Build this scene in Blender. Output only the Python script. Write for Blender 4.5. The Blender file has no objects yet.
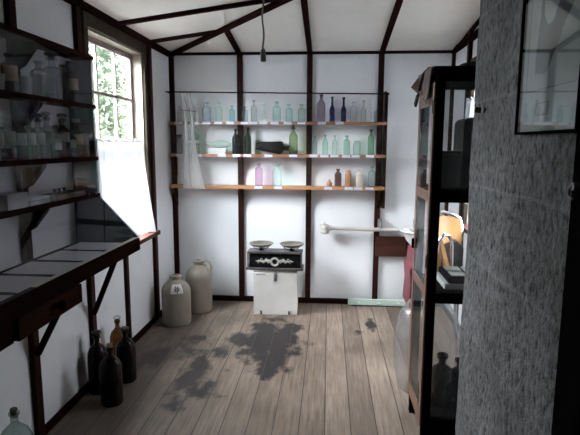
import bpy, bmesh, math, random
from mathutils import Vector, Matrix, noise
rnd = random.Random(7)
SC = bpy.context.scene
COL = SC.collection
# ------------------------------------------------------------------ camera
cam = bpy.data.objects.new('camera', bpy.data.cameras.new('camera'))
COL.objects.link(cam)
cam.data.sensor_width = 36.0
cam.data.lens = 505.3 * 36.0 / 580.0
cam.data.clip_start = 0.02
PITCH, YAW, ROLL = math.radians(8.305), math.radians(4.339), math.radians(0.266)
_F = Vector((-math.sin(YAW) * math.cos(PITCH), math.cos(YAW) * math.cos(PITCH), -math.sin(PITCH)))
_R = Vector((math.cos(YAW), math.sin(YAW), 0))
_U = _R.cross(_F)
_R2 = _R * math.cos(ROLL) + _U * math.sin(ROLL)
_U2 = _U * math.cos(ROLL) - _R * math.sin(ROLL)
cam.matrix_world = Matrix(((_R2.x, _U2.x, -_F.x, 0), (_R2.y, _U2.y, -_F.y, 0), (_R2.z, _U2.z, -_F.z, 1.464), (0, 0, 0, 1)))
SC.camera = cam
# ------------------------------------------------------------------ sky, exposure
world = bpy.data.worlds.new('sky')
SC.world = world
world.use_nodes = True
bg = world.node_tree.nodes['Background']
bg.inputs[0].default_value = (0.97, 0.97, 1.0, 1)
bg.inputs[1].default_value = 5.0
_nt = world.node_tree      # overcast sky: brighter overhead than at the horizon
_tc = _nt.nodes.new('ShaderNodeTexCoord'); _sp = _nt.nodes.new('ShaderNodeSeparateXYZ'); _rp = _nt.nodes.new('ShaderNodeValToRGB')
_nt.links.new(_tc.outputs['Generated'], _sp.inputs[0]); _nt.links.new(_sp.outputs[2], _rp.inputs[0])
_rp.color_ramp.elements[0].position = 0.0; _rp.color_ramp.elements[0].color = (0.30, 0.305, 0.325, 1)
_rp.color_ramp.elements[1].position = 0.75; _rp.color_ramp.elements[1].color = (1.0, 0.975, 1.05, 1)
_nt.links.new(_rp.outputs[0], bg.inputs[0])
SC.view_settings.view_transform = 'Standard'
SC.view_settings.look = 'None'
SC.view_settings.exposure = 4.8
SC.view_settings.gamma = 1.0
SC.view_settings.use_curve_mapping = False
SC.cycles.transparent_max_bounces = 40
SC.cycles.max_bounces = 12
SC.cycles.diffuse_bounces = 8
SC.cycles.caustics_reflective = False
SC.cycles.caustics_refractive = False

def portal(name, loc, rot, sx, sy):
    """daylight enters through this opening: the sky's own light, sampled here"""
    l = bpy.data.lights.new(name, 'AREA')
    l.shape = 'RECTANGLE'; l.size = sx; l.size_y = sy
    l.cycles.is_portal = True
    o = bpy.data.objects.new(name, l); COL.objects.link(o)
    o.location = loc; o.rotation_euler = rot
    return o
PI = math.pi
portal('window_daylight', (-1.56, 3.41, 1.45), (0, -PI/2, 0), 1.4, 0.92)
portal('far_window_daylight', (1.18, 3.52, 1.45), (0, PI/2, 0), 1.2, 0.84)
# portal('doorway_daylight', (0.07, -1.06, 1.0), (PI/2, 0, 0), 0.20, 2.0)

# ------------------------------------------------------------------ room numbers
XL, XR, YB, H, SL = -1.43, 1.062, 4.56, 2.25, 0.133
YR = -1.0
XS = 0.55

# ------------------------------------------------------------------ materials
def new_mat(name):
    m = bpy.data.materials.new(name); m.use_nodes = True
    nt = m.node_tree
    return m, nt, nt.nodes['Principled BSDF'], nt.nodes['Material Output']
def N(nt, t, **k):
    n = nt.nodes.new(t)
    for a, b in k.items(): setattr(n, a, b)
    return n
def coords(nt, scale=(1, 1, 1), kind='Object'):
    tc = N(nt, 'ShaderNodeTexCoord'); mp = N(nt, 'ShaderNodeMapping')
    mp.inputs['Scale'].default_value = scale
    nt.links.new(tc.outputs[kind], mp.inputs[0])
    return mp.outputs[0]
def noise_n(nt, vec, scale, detail=4, rough=0.55):
    n = N(nt, 'ShaderNodeTexNoise'); n.inputs['Scale'].default_value = scale
    n.inputs['Detail'].default_value = detail; n.inputs['Roughness'].default_value = rough
    nt.links.new(vec, n.inputs['Vector']); return n.outputs['Fac']
def ramp(nt, fac, stops):
    r = N(nt, 'ShaderNodeValToRGB')
    while len(r.color_ramp.elements) < len(stops): r.color_ramp.elements.new(0.5)
    for e, (p, c) in zip(r.color_ramp.elements, stops):
        e.position = p; e.color = (*c, 1) if len(c) == 3 else c
    nt.links.new(fac, r.inputs[0]); return r.outputs[0]
def mixc(nt, fac, a, b, mode='MIX'):
    m = N(nt, 'ShaderNodeMix', data_type='RGBA', blend_type=mode)
    for s, v in ((0, fac), (6, a), (7, b)):
        if hasattr(v, 'links') or isinstance(v, bpy.types.NodeSocket): nt.links.new(v, m.inputs[s])
        else: m.inputs[s].default_value = v if s == 0 else (*v, 1)
    return m.outputs[2]
def math_n(nt, op, a, b=0.0):
    m = N(nt, 'ShaderNodeMath', operation=op)
    for i, v in enumerate((a, b)):
        if isinstance(v, bpy.types.NodeSocket): nt.links.new(v, m.inputs[i])
        else: m.inputs[i].default_value = v
    return m.outputs[0]
def bump(nt, bsdf, h, strength=0.3, dist=0.01):
    b = N(nt, 'ShaderNodeBump'); b.inputs['Strength'].default_value = strength
    b.inputs['Distance'].default_value = dist
    nt.links.new(h, b.inputs['Height']); nt.links.new(b.outputs[0], bsdf.inputs['Normal'])
def mottled(name, c1, c2, scale=8, rough=0.7, stretch=(1, 1, 1), bmp=0.15, metallic=0.0, dist=0.004, spec=0.5, lo=0.3, hi=0.7):
    m, nt, b, o = new_mat(name)
    f = noise_n(nt, coords(nt, stretch), scale)
    nt.links.new(ramp(nt, f, [(lo, c1), (hi, c2)]), b.inputs['Base Color'])
    b.inputs['Roughness'].default_value = rough; b.inputs['Metallic'].default_value = metallic
    b.inputs['Specular IOR Level'].default_value = spec
    if bmp: bump(nt, b, f, bmp, dist)
    return m
def glass_like(name, face, edge, haze=0.0, haze_col=(0.8, 0.85, 0.85), refl=0.05, rough=0.03, reflmax=0.9, power=4.0):
    """thin clear walls: light passes straight through tinted, with a glossy coat and optional dust haze"""
    m, nt, b, o = new_mat(name); nt.nodes.remove(b)
    lw = N(nt, 'ShaderNodeLayerWeight'); lw.inputs[0].default_value = 0.5
    fc = lw.outputs['Facing']
    edgef = math_n(nt, 'POWER', fc, 2.0)
    tr = N(nt, 'ShaderNodeBsdfTransparent'); nt.links.new(mixc(nt, edgef, face, edge), tr.inputs[0])
    gl = N(nt, 'ShaderNodeBsdfGlossy'); gl.inputs['Roughness'].default_value = rough
    rf = math_n(nt, 'MULTIPLY_ADD', math_n(nt, 'POWER', fc, power), reflmax - refl)
    rf.node.inputs[2].default_value = refl
    s = tr.outputs[0]
    if haze > 0:
        df = N(nt, 'ShaderNodeBsdfDiffuse'); df.inputs[0].default_value = (*haze_col, 1)
        tl = N(nt, 'ShaderNodeBsdfTranslucent'); tl.inputs[0].default_value = (*haze_col, 1)
        ad = N(nt, 'ShaderNodeMixShader'); ad.inputs[0].default_value = 0.4
        nt.links.new(df.outputs[0], ad.inputs[1]); nt.links.new(tl.outputs[0], ad.inputs[2])
        mx = N(nt, 'ShaderNodeMixShader')
        mx.inputs[0].default_value = haze
        nt.links.new(s, mx.inputs[1]); nt.links.new(ad.outputs[0], mx.inputs[2]); s = mx.outputs[0]
    mx = N(nt, 'ShaderNodeMixShader'); nt.links.new(rf, mx.inputs[0])
    nt.links.new(s, mx.inputs[1]); nt.links.new(gl.outputs[0], mx.inputs[2])
    nt.links.new(mx.outputs[0], o.inputs[0])
    return m

M = {}
# painted wall boards
def wall_mat(name, c1, c2):
    m, nt, b, o = new_mat(name)
    v = coords(nt)
    f = noise_n(nt, v, 1.6, 5)
    g = noise_n(nt, v, 9, 4, 0.7)
    h = N(nt, 'ShaderNodeSeparateXYZ'); nt.links.new(v, h.inputs[0])
    c = ramp(nt, f, [(0.3, c1), (0.7, c2)])
    c = mixc(nt, math_n(nt, 'MULTIPLY', ramp(nt, g, [(0.58, (0, 0, 0)), (0.72, (1, 1, 1))]), 0.12), c, (0.42, 0.36, 0.3))
    nt.links.new(c, b.inputs['Base Color']); b.inputs['Roughness'].default_value = 0.6
    bump(nt, b, g, 0.08, 0.003)
    return m
M['wall'] = wall_mat('white_painted_board', (0.76, 0.77, 0.79), (0.84, 0.845, 0.86))
M['ceil'] = wall_mat('aged_white_ceiling', (0.70, 0.69, 0.64), (0.80, 0.79, 0.74))
M['timber'] = mottled('dark_stained_timber', (0.012, 0.005, 0.004), (0.036, 0.012, 0.009), 6, 0.5, (1, 1, 0.15), 0.2, spec=0.05)
M['timber_h'] = mottled('dark_stained_timber_beam', (0.010, 0.005, 0.005), (0.024, 0.010, 0.009), 6, 0.5, (0.2, 0.2, 1), 0.2, spec=0.0)
M['shelf_dark'] = mottled('dark_shelf_wood', (0.014, 0.006, 0.006), (0.034, 0.014, 0.012), 9, 0.45, (1, 0.15, 1), 0.15, spec=0.0)
M['counter'] = mottled('dark_counter_wood', (0.007, 0.004, 0.003), (0.018, 0.008, 0.007), 9, 0.45, (1, 0.15, 1), 0.15, spec=0.0)
M['drawer'] = mottled('brown_drawer_wood', (0.016, 0.008, 0.006), (0.034, 0.015, 0.011), 12, 0.45, (1, 0.2, 1.5), 0.15, spec=0.0)
M['bench'] = mottled('black_counter_bed', (0.030, 0.030, 0.032), (0.055, 0.054, 0.056), 12, 0.5, spec=0.0)
M['black'] = mottled('black_cabinet_wood', (0.004, 0.003, 0.003), (0.010, 0.008, 0.007), 10, 0.45, (1, 1, 0.2), 0.1, spec=0.0)
M['copper'] = mottled('reddish_brown_wood', (0.14, 0.068, 0.045), (0.23, 0.12, 0.082), 12, 0.45, (1, 1, 0.15), 0.15)
M['orange'] = mottled('orange_varnished_pine', (0.34, 0.15, 0.06), (0.50, 0.25, 0.11), 12, 0.4, (0.2, 1, 1), 0.1)
M['orange2'] = mottled('brown_varnished_pine', (0.20, 0.085, 0.045), (0.32, 0.15, 0.075), 12, 0.4, (0.2, 1, 1), 0.1)
M['bracket'] = mottled('brown_bracket_wood', (0.016, 0.008, 0.006), (0.045, 0.02, 0.014), 12, 0.45, (1, 1, 0.2), 0.1, spec=0.0)
M['frame'] = mottled('window_frame_brown_paint', (0.028, 0.020, 0.014), (0.050, 0.038, 0.027), 14, 0.7, spec=0.1)
M['jamb'] = mottled('window_jamb_cream_paint', (0.20, 0.165, 0.125), (0.30, 0.26, 0.21), 10, 0.5)
M['sash'] = mottled('sash_pinkish_paint', (0.26, 0.19, 0.18), (0.36, 0.28, 0.265), 14, 0.5)
M['card'] = mottled('white_card', (0.58, 0.58, 0.67), (0.70, 0.70, 0.79), 30, 0.6, bmp=0)
M['paper'] = mottled('grey_paper', (0.70, 0.69, 0.73), (0.86, 0.85, 0.88), 7, 0.45, (1, 3, 1), 0.1)
M['tape'] = mottled('yellowed_tape', (0.80, 0.78, 0.50), (0.92, 0.90, 0.68), 60, 0.5)
M['label_tan'] = mottled('tan_paper_label', (0.40, 0.27, 0.17), (0.55, 0.40, 0.27), 20, 0.6, bmp=0)
M['label_white'] = mottled('aged_white_label', (0.42, 0.42, 0.38), (0.62, 0.61, 0.55), 20, 0.6, bmp=0)
M['label_blue'] = mottled('blue_label', (0.20, 0.23, 0.50), (0.30, 0.33, 0.60), 20, 0.6, bmp=0)
M['stoneware'] = mottled('stoneware_salt_glaze', (0.20, 0.17, 0.135), (0.31, 0.275, 0.225), 5, 0.35, (1, 1, 0.6), 0.1)
M['mark'] = mottled('dark_stencil', (0.06, 0.055, 0.05), (0.12, 0.11, 0.10), 20, 0.6)
M['badge'] = mottled('pale_glaze', (0.55, 0.53, 0.50), (0.68, 0.66, 0.62), 20, 0.4)
M['white_box'] = mottled('chipped_white_paint', (0.60, 0.575, 0.545), (0.72, 0.70, 0.67), 4, 0.6, bmp=0.1)
M['rust'] = mottled('dark_rusty_iron', (0.05, 0.03, 0.022), (0.12, 0.07, 0.05), 40, 0.7)
M['steel'] = mottled('dull_steel', (0.20, 0.20, 0.21), (0.38, 0.38, 0.40), 30, 0.45, metallic=0.6)
M['iron'] = mottled('black_japanned_iron', (0.004, 0.004, 0.005), (0.014, 0.014, 0.014), 20, 0.3, spec=0.0)
M['iron_top'] = mottled('worn_iron_plate', (0.03, 0.028, 0.027), (0.10, 0.09, 0.082), 18, 0.42)
M['brass_pan'] = mottled('tarnished_brass', (0.12, 0.11, 0.08), (0.24, 0.22, 0.17), 14, 0.42, metallic=0.2)
M['silver'] = mottled('silvered_relief', (0.30, 0.29, 0.26), (0.50, 0.48, 0.43), 25, 0.45)
M['pipe'] = mottled('worn_white_paint', (0.42, 0.38, 0.34), (0.62, 0.59, 0.55), 18, 0.6, (0.3, 1, 1), 0.3)
M['mint'] = mottled('mint_green_paint', (0.58, 0.74, 0.66), (0.70, 0.83, 0.75), 10, 0.5)
M['enamel'] = mottled('white_enamel', (0.72, 0.72, 0.71), (0.82, 0.82, 0.81), 10, 0.2, bmp=0)
M['board'] = mottled('dark_brown_plank', (0.045, 0.018, 0.014), (0.09, 0.036, 0.028), 10, 0.5, (0.2, 1, 1), 0.2, spec=0.05)
M['dark_glass'] = mottled('dark_brown_glass', (0.006, 0.004, 0.004), (0.014, 0.008, 0.006), 5, 0.07, bmp=0, spec=0.2)
M['black_glass'] = mottled('black_bottle_glass', (0.006, 0.007, 0.008), (0.012, 0.014, 0.012), 5, 0.12, bmp=0, spec=0.2)
M['gin_glass'] = mottled('matt_black_glass', (0.004, 0.004, 0.004), (0.008, 0.008, 0.008), 5, 0.5, bmp=0, spec=0.05)
M['cork'] = mottled('cork', (0.16, 0.10, 0.06), (0.28, 0.19, 0.12), 60, 0.8)
M['cap_dark'] = mottled('dark_cap', (0.03, 0.025, 0.02), (0.06, 0.05, 0.045), 30, 0.5)
M['cap_grey'] = mottled('grey_metal_cap', (0.28, 0.28, 0.27), (0.42, 0.42, 0.40), 30, 0.4, metallic=0.5)
M['ceramic'] = mottled('off_white_ceramic', (0.40, 0.40, 0.38), (0.50, 0.50, 0.47), 10, 0.3, bmp=0)
M['cer_brown'] = mottled('purple_brown_stoneware', (0.085, 0.04, 0.038), (0.14, 0.068, 0.06), 14, 0.35)
M['cer_tan'] = mottled('tan_stoneware', (0.33, 0.17, 0.075), (0.46, 0.26, 0.12), 14, 0.4)
M['cer_cream'] = mottled('cream_stoneware', (0.50, 0.46, 0.38), (0.62, 0.58, 0.50), 14, 0.4)
M['terracotta'] = mottled('terracotta', (0.36, 0.15, 0.07), (0.48, 0.21, 0.10), 20, 0.6)
M['tan_leather'] = mottled('tan_leather', (0.24, 0.12, 0.038), (0.34, 0.175, 0.06), 9, 0.45)
M['red'] = mottled('red_vinyl', (0.11, 0.006, 0.018), (0.17, 0.012, 0.028), 9, 0.4)
M['chrome'] = mottled('chrome', (0.65, 0.66, 0.70), (0.75, 0.76, 0.80), 5, 0.12, metallic=1.0, bmp=0)
M['leather_black'] = mottled('black_leather', (0.018, 0.016, 0.016), (0.04, 0.035, 0.034), 20, 0.5, spec=0.05)
M['grey_cloth'] = mottled('dark_grey_metal', (0.06, 0.06, 0.065), (0.10, 0.10, 0.105), 8, 0.5)
M['brown_paper'] = mottled('creased_brown_paper', (0.10, 0.068, 0.056), (0.17, 0.12, 0.10), 14, 0.7, (1, 1, 0.3), 0.5)
M['tray'] = mottled('tray_compartment', (0.16, 0.155, 0.13), (0.36, 0.35, 0.31), 35, 0.5)
M['print_paper'] = mottled('aged_print_paper', (0.46, 0.465, 0.455), (0.54, 0.545, 0.53), 3, 0.7, bmp=0)
M['print_ink'] = mottled('grey_wash_ink', (0.10, 0.10, 0.097), (0.27, 0.27, 0.265), 10, 0.7, bmp=0)
M['print_line'] = mottled('thin_ink_line', (0.10, 0.10, 0.10), (0.15, 0.15, 0.15), 10, 0.7, bmp=0)
M['brick_white'] = mottled('white_powder_box', (0.62, 0.61, 0.59), (0.72, 0.71, 0.69), 10, 0.6)
M['end_panel'] = mottled('dark_grey_end_panel', (0.014, 0.014, 0.016), (0.028, 0.028, 0.031), 5, 0.25, spec=0.0)
M['wood_brown'] = mottled('mid_brown_wood', (0.10, 0.05, 0.03), (0.17, 0.09, 0.055), 12, 0.5)
M['sky_blocker'] = mottled('grey_sky_blocker', (0.13, 0.14, 0.15), (0.20, 0.215, 0.23), 3, 0.9, (1, 1, 6))
M['grass'] = mottled('bare_earth', (0.045, 0.047, 0.045), (0.08, 0.082, 0.078), 3, 0.9)
M['cord'] = mottled('braided_cord', (0.05, 0.045, 0.04), (0.16, 0.14, 0.12), 120, 0.8)
M['holder'] = mottled('old_bulb_holder', (0.10, 0.095, 0.08), (0.20, 0.19, 0.165), 20, 0.5)
M['edge'] = mottled('pale_acrylic_edge', (0.62, 0.60, 0.78), (0.74, 0.72, 0.88), 5, 0.3, bmp=0)
# leaves
m, nt, b, o = new_mat('green_leaves')
f = noise_n(nt, coords(nt), 1.3, 3)
nt.links.new(ramp(nt, f, [(0.35, (0.014, 0.026, 0.014)), (0.55, (0.036, 0.050, 0.024)), (0.7, (0.095, 0.10, 0.045))]), b.inputs['Base Color'])
b.inputs['Roughness'].default_value = 0.5
M['leaf'] = m
# glass
M['pane'] = glass_like('window_glass', (0.93, 0.96, 0.95), (0.7, 0.8, 0.78), refl=0.04)
M['cab_glass'] = glass_like('old_cabinet_glass', (0.96, 0.965, 0.965), (0.9, 0.91, 0.92), refl=0.04, haze=0.01, reflmax=0.30)
M['picture_glass'] = glass_like('picture_glass', (0.9, 0.92, 0.92), (0.8, 0.85, 0.85), refl=0.06)
M['acrylic'] = glass_like('clear_acrylic', (0.88, 0.88, 0.89), (0.7, 0.7, 0.75), haze=0.004, haze_col=(0.55, 0.55, 0.6), refl=0.022, reflmax=0.28)
M['film'] = glass_like('clear_plastic_film', (1.0, 1.0, 1.0), (1.0, 1.0, 1.0), haze=0.014, haze_col=(0.95, 0.95, 0.97), refl=0.012, rough=0.12, reflmax=0.12)
M['film_fold'] = glass_like('folded_plastic_film', (0.92, 0.92, 0.93), (0.8, 0.8, 0.84), haze=0.55, haze_col=(1.0, 1.0, 1.0), refl=0.06, rough=0.15)
def tint(name, f, e, haze=0.03, hc=None):
    if haze < 0.09: haze *= 0.5
    M[name] = glass_like(name, f, e, haze=haze, haze_col=hc or tuple(min(1, x + 0.1) for x in f), refl=0.05, reflmax=0.7, rough=0.08)
tint('clear', (0.91, 0.93, 0.93), (0.42, 0.46, 0.46), 0.04)
tint('grey', (0.82, 0.83, 0.82), (0.32, 0.34, 0.34), 0.04)
tint('aqua', (0.84, 0.95, 0.93), (0.34, 0.55, 0.53), 0.06)
tint('pale_green', (0.87, 0.94, 0.90), (0.38, 0.54, 0.47), 0.05)
tint('turquoise', (0.68, 0.90, 0.92), (0.14, 0.46, 0.52), 0.08)
tint('blue_grey', (0.80, 0.87, 0.90), (0.30, 0.40, 0.46), 0.05)
tint('purple', (0.84, 0.68, 0.80), (0.45, 0.24, 0.40), 0.10)
tint('amethyst', (0.60, 0.50, 0.56), (0.24, 0.15, 0.20), 0.06)
tint('navy', (0.10, 0.13, 0.42), (0.015, 0.02, 0.10), 0.42, (0.015, 0.035, 0.26))
tint('green', (0.58, 0.76, 0.62), (0.12, 0.28, 0.16), 0.05)
tint('sea_green', (0.76, 0.90, 0.83), (0.22, 0.46, 0.36), 0.06)
tint('olive', (0.56, 0.66, 0.44), (0.12, 0.18, 0.09), 0.08)
tint('bottle_green', (0.12, 0.26, 0.10), (0.01, 0.03, 0.015), 0.05, (0.06, 0.16, 0.06))
tint('amber', (0.42, 0.24, 0.10), (0.08, 0.03, 0.015), 0.15, (0.28, 0.16, 0.08))
tint('demijohn', (0.70, 0.80, 0.78), (0.22, 0.34, 0.33), 0.12)
tint('balloon', (0.93, 0.93, 0.93), (0.50, 0.50, 0.52), 0.09)
# curtain
m, nt, b, o = new_mat('sheer_white_curtain'); nt.nodes.remove(b)
tl = N(nt, 'ShaderNodeBsdfTranslucent'); tl.inputs[0].default_value = (0.13, 0.13, 0.138, 1)
df = N(nt, 'ShaderNodeBsdfDiffuse'); df.inputs[0].default_value = (0.85, 0.85, 0.87, 1)
tr = N(nt, 'ShaderNodeBsdfTransparent')
a1 = N(nt, 'ShaderNodeMixShader'); a1.inputs[0].default_value = 0.35
nt.links.new(tl.outputs[0], a1.inputs[1]); nt.links.new(df.outputs[0], a1.inputs[2])
a2 = N(nt, 'ShaderNodeMixShader'); a2.inputs[0].default_value = 0.035
nt.links.new(a1.outputs[0], a2.inputs[1]); nt.links.new(tr.outputs[0], a2.inputs[2])
nt.links.new(a2.outputs[0], o.inputs[0]); M['curtain'] = m
# floor boards with paint stains
m, nt, b, o = new_mat('worn_floor_boards')
v = coords(nt)
sx = N(nt, 'ShaderNodeSeparateXYZ'); nt.links.new(v, sx.inputs[0])
BW = 0.135
bx_ = math_n(nt, 'DIVIDE', sx.outputs[0], BW)
idx = math_n(nt, 'FLOOR', bx_); fr = math_n(nt, 'FRACT', bx_)
wn = N(nt, 'ShaderNodeTexWhiteNoise', noise_dimensions='1D'); nt.links.new(idx, wn.inputs['W'])
grain = noise_n(nt, coords(nt, (30, 1.6, 1)), 2.0, 6, 0.65)
blot = noise_n(nt, coords(nt, (1.2, 0.8, 1)), 2.2, 5, 0.6)
c = ramp(nt, grain, [(0.28, (0.17, 0.132, 0.105)), (0.72, (0.37, 0.30, 0.25))])
c = mixc(nt, 1.0, c, ramp(nt, wn.outputs[0], [(0.0, (0.66, 0.63, 0.60)), (1.0, (1.14, 1.12, 1.10))]), 'MULTIPLY')
c = mixc(nt, 1.0, c, ramp(nt, blot, [(0.3, (0.72, 0.70, 0.67)), (0.7, (1.15, 1.14, 1.13))]), 'MULTIPLY')
splat = noise_n(nt, coords(nt, (1.3, 0.9, 1)), 7.0, 4, 0.55)
st_total = None
for (ex, ey, rx, ry, w) in ((-0.42, 3.58, 0.25, 0.44, 1.0), (-0.84, 2.95, 0.09, 0.42, 0.85), (-1.25, 3.22, 0.09, 0.22, 0.8), (-0.30, 3.85, 0.12, 0.16, 0.8), (-0.50, 3.88, 0.13, 0.14, 0.8), (-0.36, 3.25, 0.13, 0.30, 0.9), (-0.66, 3.62, 0.10, 0.16, 0.8),
                            (-0.86, 3.18, 0.09, 0.34, 0.62), (-1.02, 3.40, 0.10, 0.22, 0.6), (-0.95, 3.62, 0.10, 0.12, 0.55), (-0.74, 3.35, 0.07, 0.16, 0.7), (-1.18, 3.25, 0.12, 0.25, 0.6),
                            (-0.70, 2.85, 0.10, 0.22, 0.45), (0.36, 4.02, 0.05, 0.14, 0.8), (0.25, 3.84, 0.045, 0.07, 0.7), (-0.42, 4.05, 0.22, 0.12, 0.55), (-1.30, 3.05, 0.08, 0.16, 0.5), (-1.25, 3.62, 0.1, 0.2, 0.4)):
    dx = math_n(nt, 'DIVIDE', math_n(nt, 'SUBTRACT', sx.outputs[0], ex), rx)
    dy = math_n(nt, 'DIVIDE', math_n(nt, 'SUBTRACT', sx.outputs[1], ey), ry)
    d = math_n(nt, 'SQRT', math_n(nt, 'ADD', math_n(nt, 'MULTIPLY', dx, dx), math_n(nt, 'MULTIPLY', dy, dy)))
    e = math_n(nt, 'MULTIPLY', math_n(nt, 'SUBTRACT', 1.35, d), w)
    st_total = e if st_total is None else math_n(nt, 'MAXIMUM', st_total, e)
st = math_n(nt, 'ADD', math_n(nt, 'MULTIPLY', st_total, 0.62), math_n(nt, 'MULTIPLY', math_n(nt, 'SUBTRACT', splat, 0.5), 1.35))
stf = ramp(nt, st, [(0.16, (0, 0, 0)), (0.40, (1, 1, 1))])
c = mixc(nt, math_n(nt, 'MULTIPLY', stf, 0.93), c, (0.014, 0.013, 0.016))
dirt_shade = math_n(nt, 'ADD', math_n(nt, 'MULTIPLY', math_n(nt, 'SUBTRACT', -0.62, sx.outputs[0]), 1.1), math_n(nt, 'MULTIPLY', math_n(nt, 'SUBTRACT', noise_n(nt, coords(nt, (1.5, 0.7, 1)), 2.6, 5, 0.6), 0.5), 1.6))  # dirt plus painted falloff of light, darkening the boards towards the left wall
c = mixc(nt, math_n(nt, 'MULTIPLY', ramp(nt, dirt_shade, [(0.0, (0, 0, 0)), (0.55, (1, 1, 1))]), 0.62), c, (0.075, 0.062, 0.054))
gap = math_n(nt, 'LESS_THAN', math_n(nt, 'ABSOLUTE', math_n(nt, 'SUBTRACT', fr, 0.5)), 0.480)
c = mixc(nt, gap, (0.06, 0.045, 0.037), c)
nt.links.new(c, b.inputs['Base Color']); b.inputs['Roughness'].default_value = 0.52
b.inputs['Specular IOR Level'].default_value = 0.35
bump(nt, b, math_n(nt, 'ADD', math_n(nt, 'MULTIPLY', gap, 1.0), math_n(nt, 'MULTIPLY', grain, 0.25)), 0.5, 0.004)
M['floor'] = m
# dressed stone
m, nt, b, o = new_mat('pitted_grey_stone')
v = coords(nt)
pits = noise_n(nt, coords(nt, (1, 1.25, 0.8)), 46, 4, 0.6)
big = noise_n(nt, v, 2.5, 5)
fine = noise_n(nt, v, 90, 3)
c = ramp(nt, pits, [(0.33, (0.030, 0.030, 0.028)), (0.44, (0.125, 0.125, 0.122)), (0.72, (0.245, 0.245, 0.247))])
c = mixc(nt, 1.0, c, ramp(nt, big, [(0.3, (0.62, 0.62, 0.61)), (0.7, (1.15, 1.15, 1.17))]), 'MULTIPLY')
sz = N(nt, 'ShaderNodeSeparateXYZ'); nt.links.new(v, sz.inputs[0])
wob = math_n(nt, 'MULTIPLY', math_n(nt, 'SUBTRACT', noise_n(nt, v, 5, 2), 0.5), 0.015)
zz = math_n(nt, 'ADD', sz.outputs[2], wob)
jt = None
for zj in (0.74, 1.035, 1.312, 1.62, 1.93, 0.44, 0.15):
    d = math_n(nt, 'LESS_THAN', math_n(nt, 'ABSOLUTE', math_n(nt, 'SUBTRACT', zz, zj)), 0.0055)
    jt = d if jt is None else math_n(nt, 'MAXIMUM', jt, d)
c = mixc(nt, math_n(nt, 'MULTIPLY', jt, 0.12), c, (0.46, 0.46, 0.45))
nt.links.new(c, b.inputs['Base Color']); b.inputs['Roughness'].default_value = 0.9
bump(nt, b, math_n(nt, 'ADD', pits, math_n(nt, 'MULTIPLY', fine, 0.3)), 0.9, 0.012)
M['stone'] = m

# ------------------------------------------------------------------ mesh helpers
def BM(): return bmesh.new()
def box(bm, x0, x1, y0, y1, z0, z1, bev=0.0):
    r = bmesh.ops.create_cube(bm, size=1.0)
    vs = r['verts']
    for v in vs:
        v.co = Vector((x0 + (v.co.x + .5) * (x1 - x0), y0 + (v.co.y + .5) * (y1 - y0), z0 + (v.co.z + .5) * (z1 - z0)))
    if bev:
        es = list({e for v in vs for e in v.link_edges})
        bmesh.ops.bevel(bm, geom=es, offset=bev, segments=2, affect='EDGES', profile=0.6)
    return bm
def beam(bm, a, b_, w, h, up=(0, 0, 1)):
    """rectangular bar from a to b_, w across, h along up"""
    a, b_ = Vector(a), Vector(b_); d = (b_ - a).normalized(); up = Vector(up)
    s = d.cross(up).normalized(); u = s.cross(d).normalized()
    vs = []
    for p in (a, b_):
        for i, j in ((-1, -1), (1, -1), (1, 1), (-1, 1)):
            vs.append(bm.verts.new(p + s * (i * w / 2) + u * (j * h / 2)))
    for f in ((0, 1, 2, 3), (7, 6, 5, 4), (0, 4, 5, 1), (1, 5, 6, 2), (2, 6, 7, 3), (3, 7, 4, 0)):
        bm.faces.new([vs[k] for k in f])
    return bm
def prism(bm, pts, axis, a0, a1):
    """extrude a 2D outline along an axis; pts are the two other coordinates in order"""
    def mk(p, t):
        return {'x': (t, p[0], p[1]), 'y': (p[0], t, p[1]), 'z': (p[0], p[1], t)}[axis]
    A = [bm.verts.new(mk(p, a0)) for p in pts]; B = [bm.verts.new(mk(p, a1)) for p in pts]
    n = len(pts)
    bm.faces.new(A); bm.faces.new(B[::-1])
    for i in range(n): bm.faces.new((A[i], B[i], B[(i + 1) % n], A[(i + 1) % n]))
    return bm
def lathe(bm, prof, seg=24, c=(0, 0, 0), sqx=1.0, sqy=1.0, power=2.0, mi=0):
    """revolve (r, z) pairs; power > 2 squares the cross-section"""
    rings = []
    for r, z in prof:
        if r <= 1e-6: rings.append([bm.verts.new((c[0], c[1], c[2] + z))]); continue
        ring = []
        for i in range(seg):
            t = 2 * PI * i / seg
            ct, st_ = math.cos(t), math.sin(t)
            k = 1.0
            if power != 2.0: k = 1.0 / (abs(ct) ** power + abs(st_) ** power) ** (1 / power)
            ring.append(bm.verts.new((c[0] + r * k * ct * sqx, c[1] + r * k * st_ * sqy, c[2] + z)))
        rings.append(ring)
    for A, B in zip(rings, rings[1:]):
        if len(A) == 1 and len(B) == 1: continue
        for i in range(seg):
            j = (i + 1) % seg
            if len(A) == 1: f = bm.faces.new((A[0], B[j], B[i]))
            elif len(B) == 1: f = bm.faces.new((A[i], A[j], B[0]))
            else: f = bm.faces.new((A[i], A[j], B[j], B[i]))
            f.material_index = mi
    return bm
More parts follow.
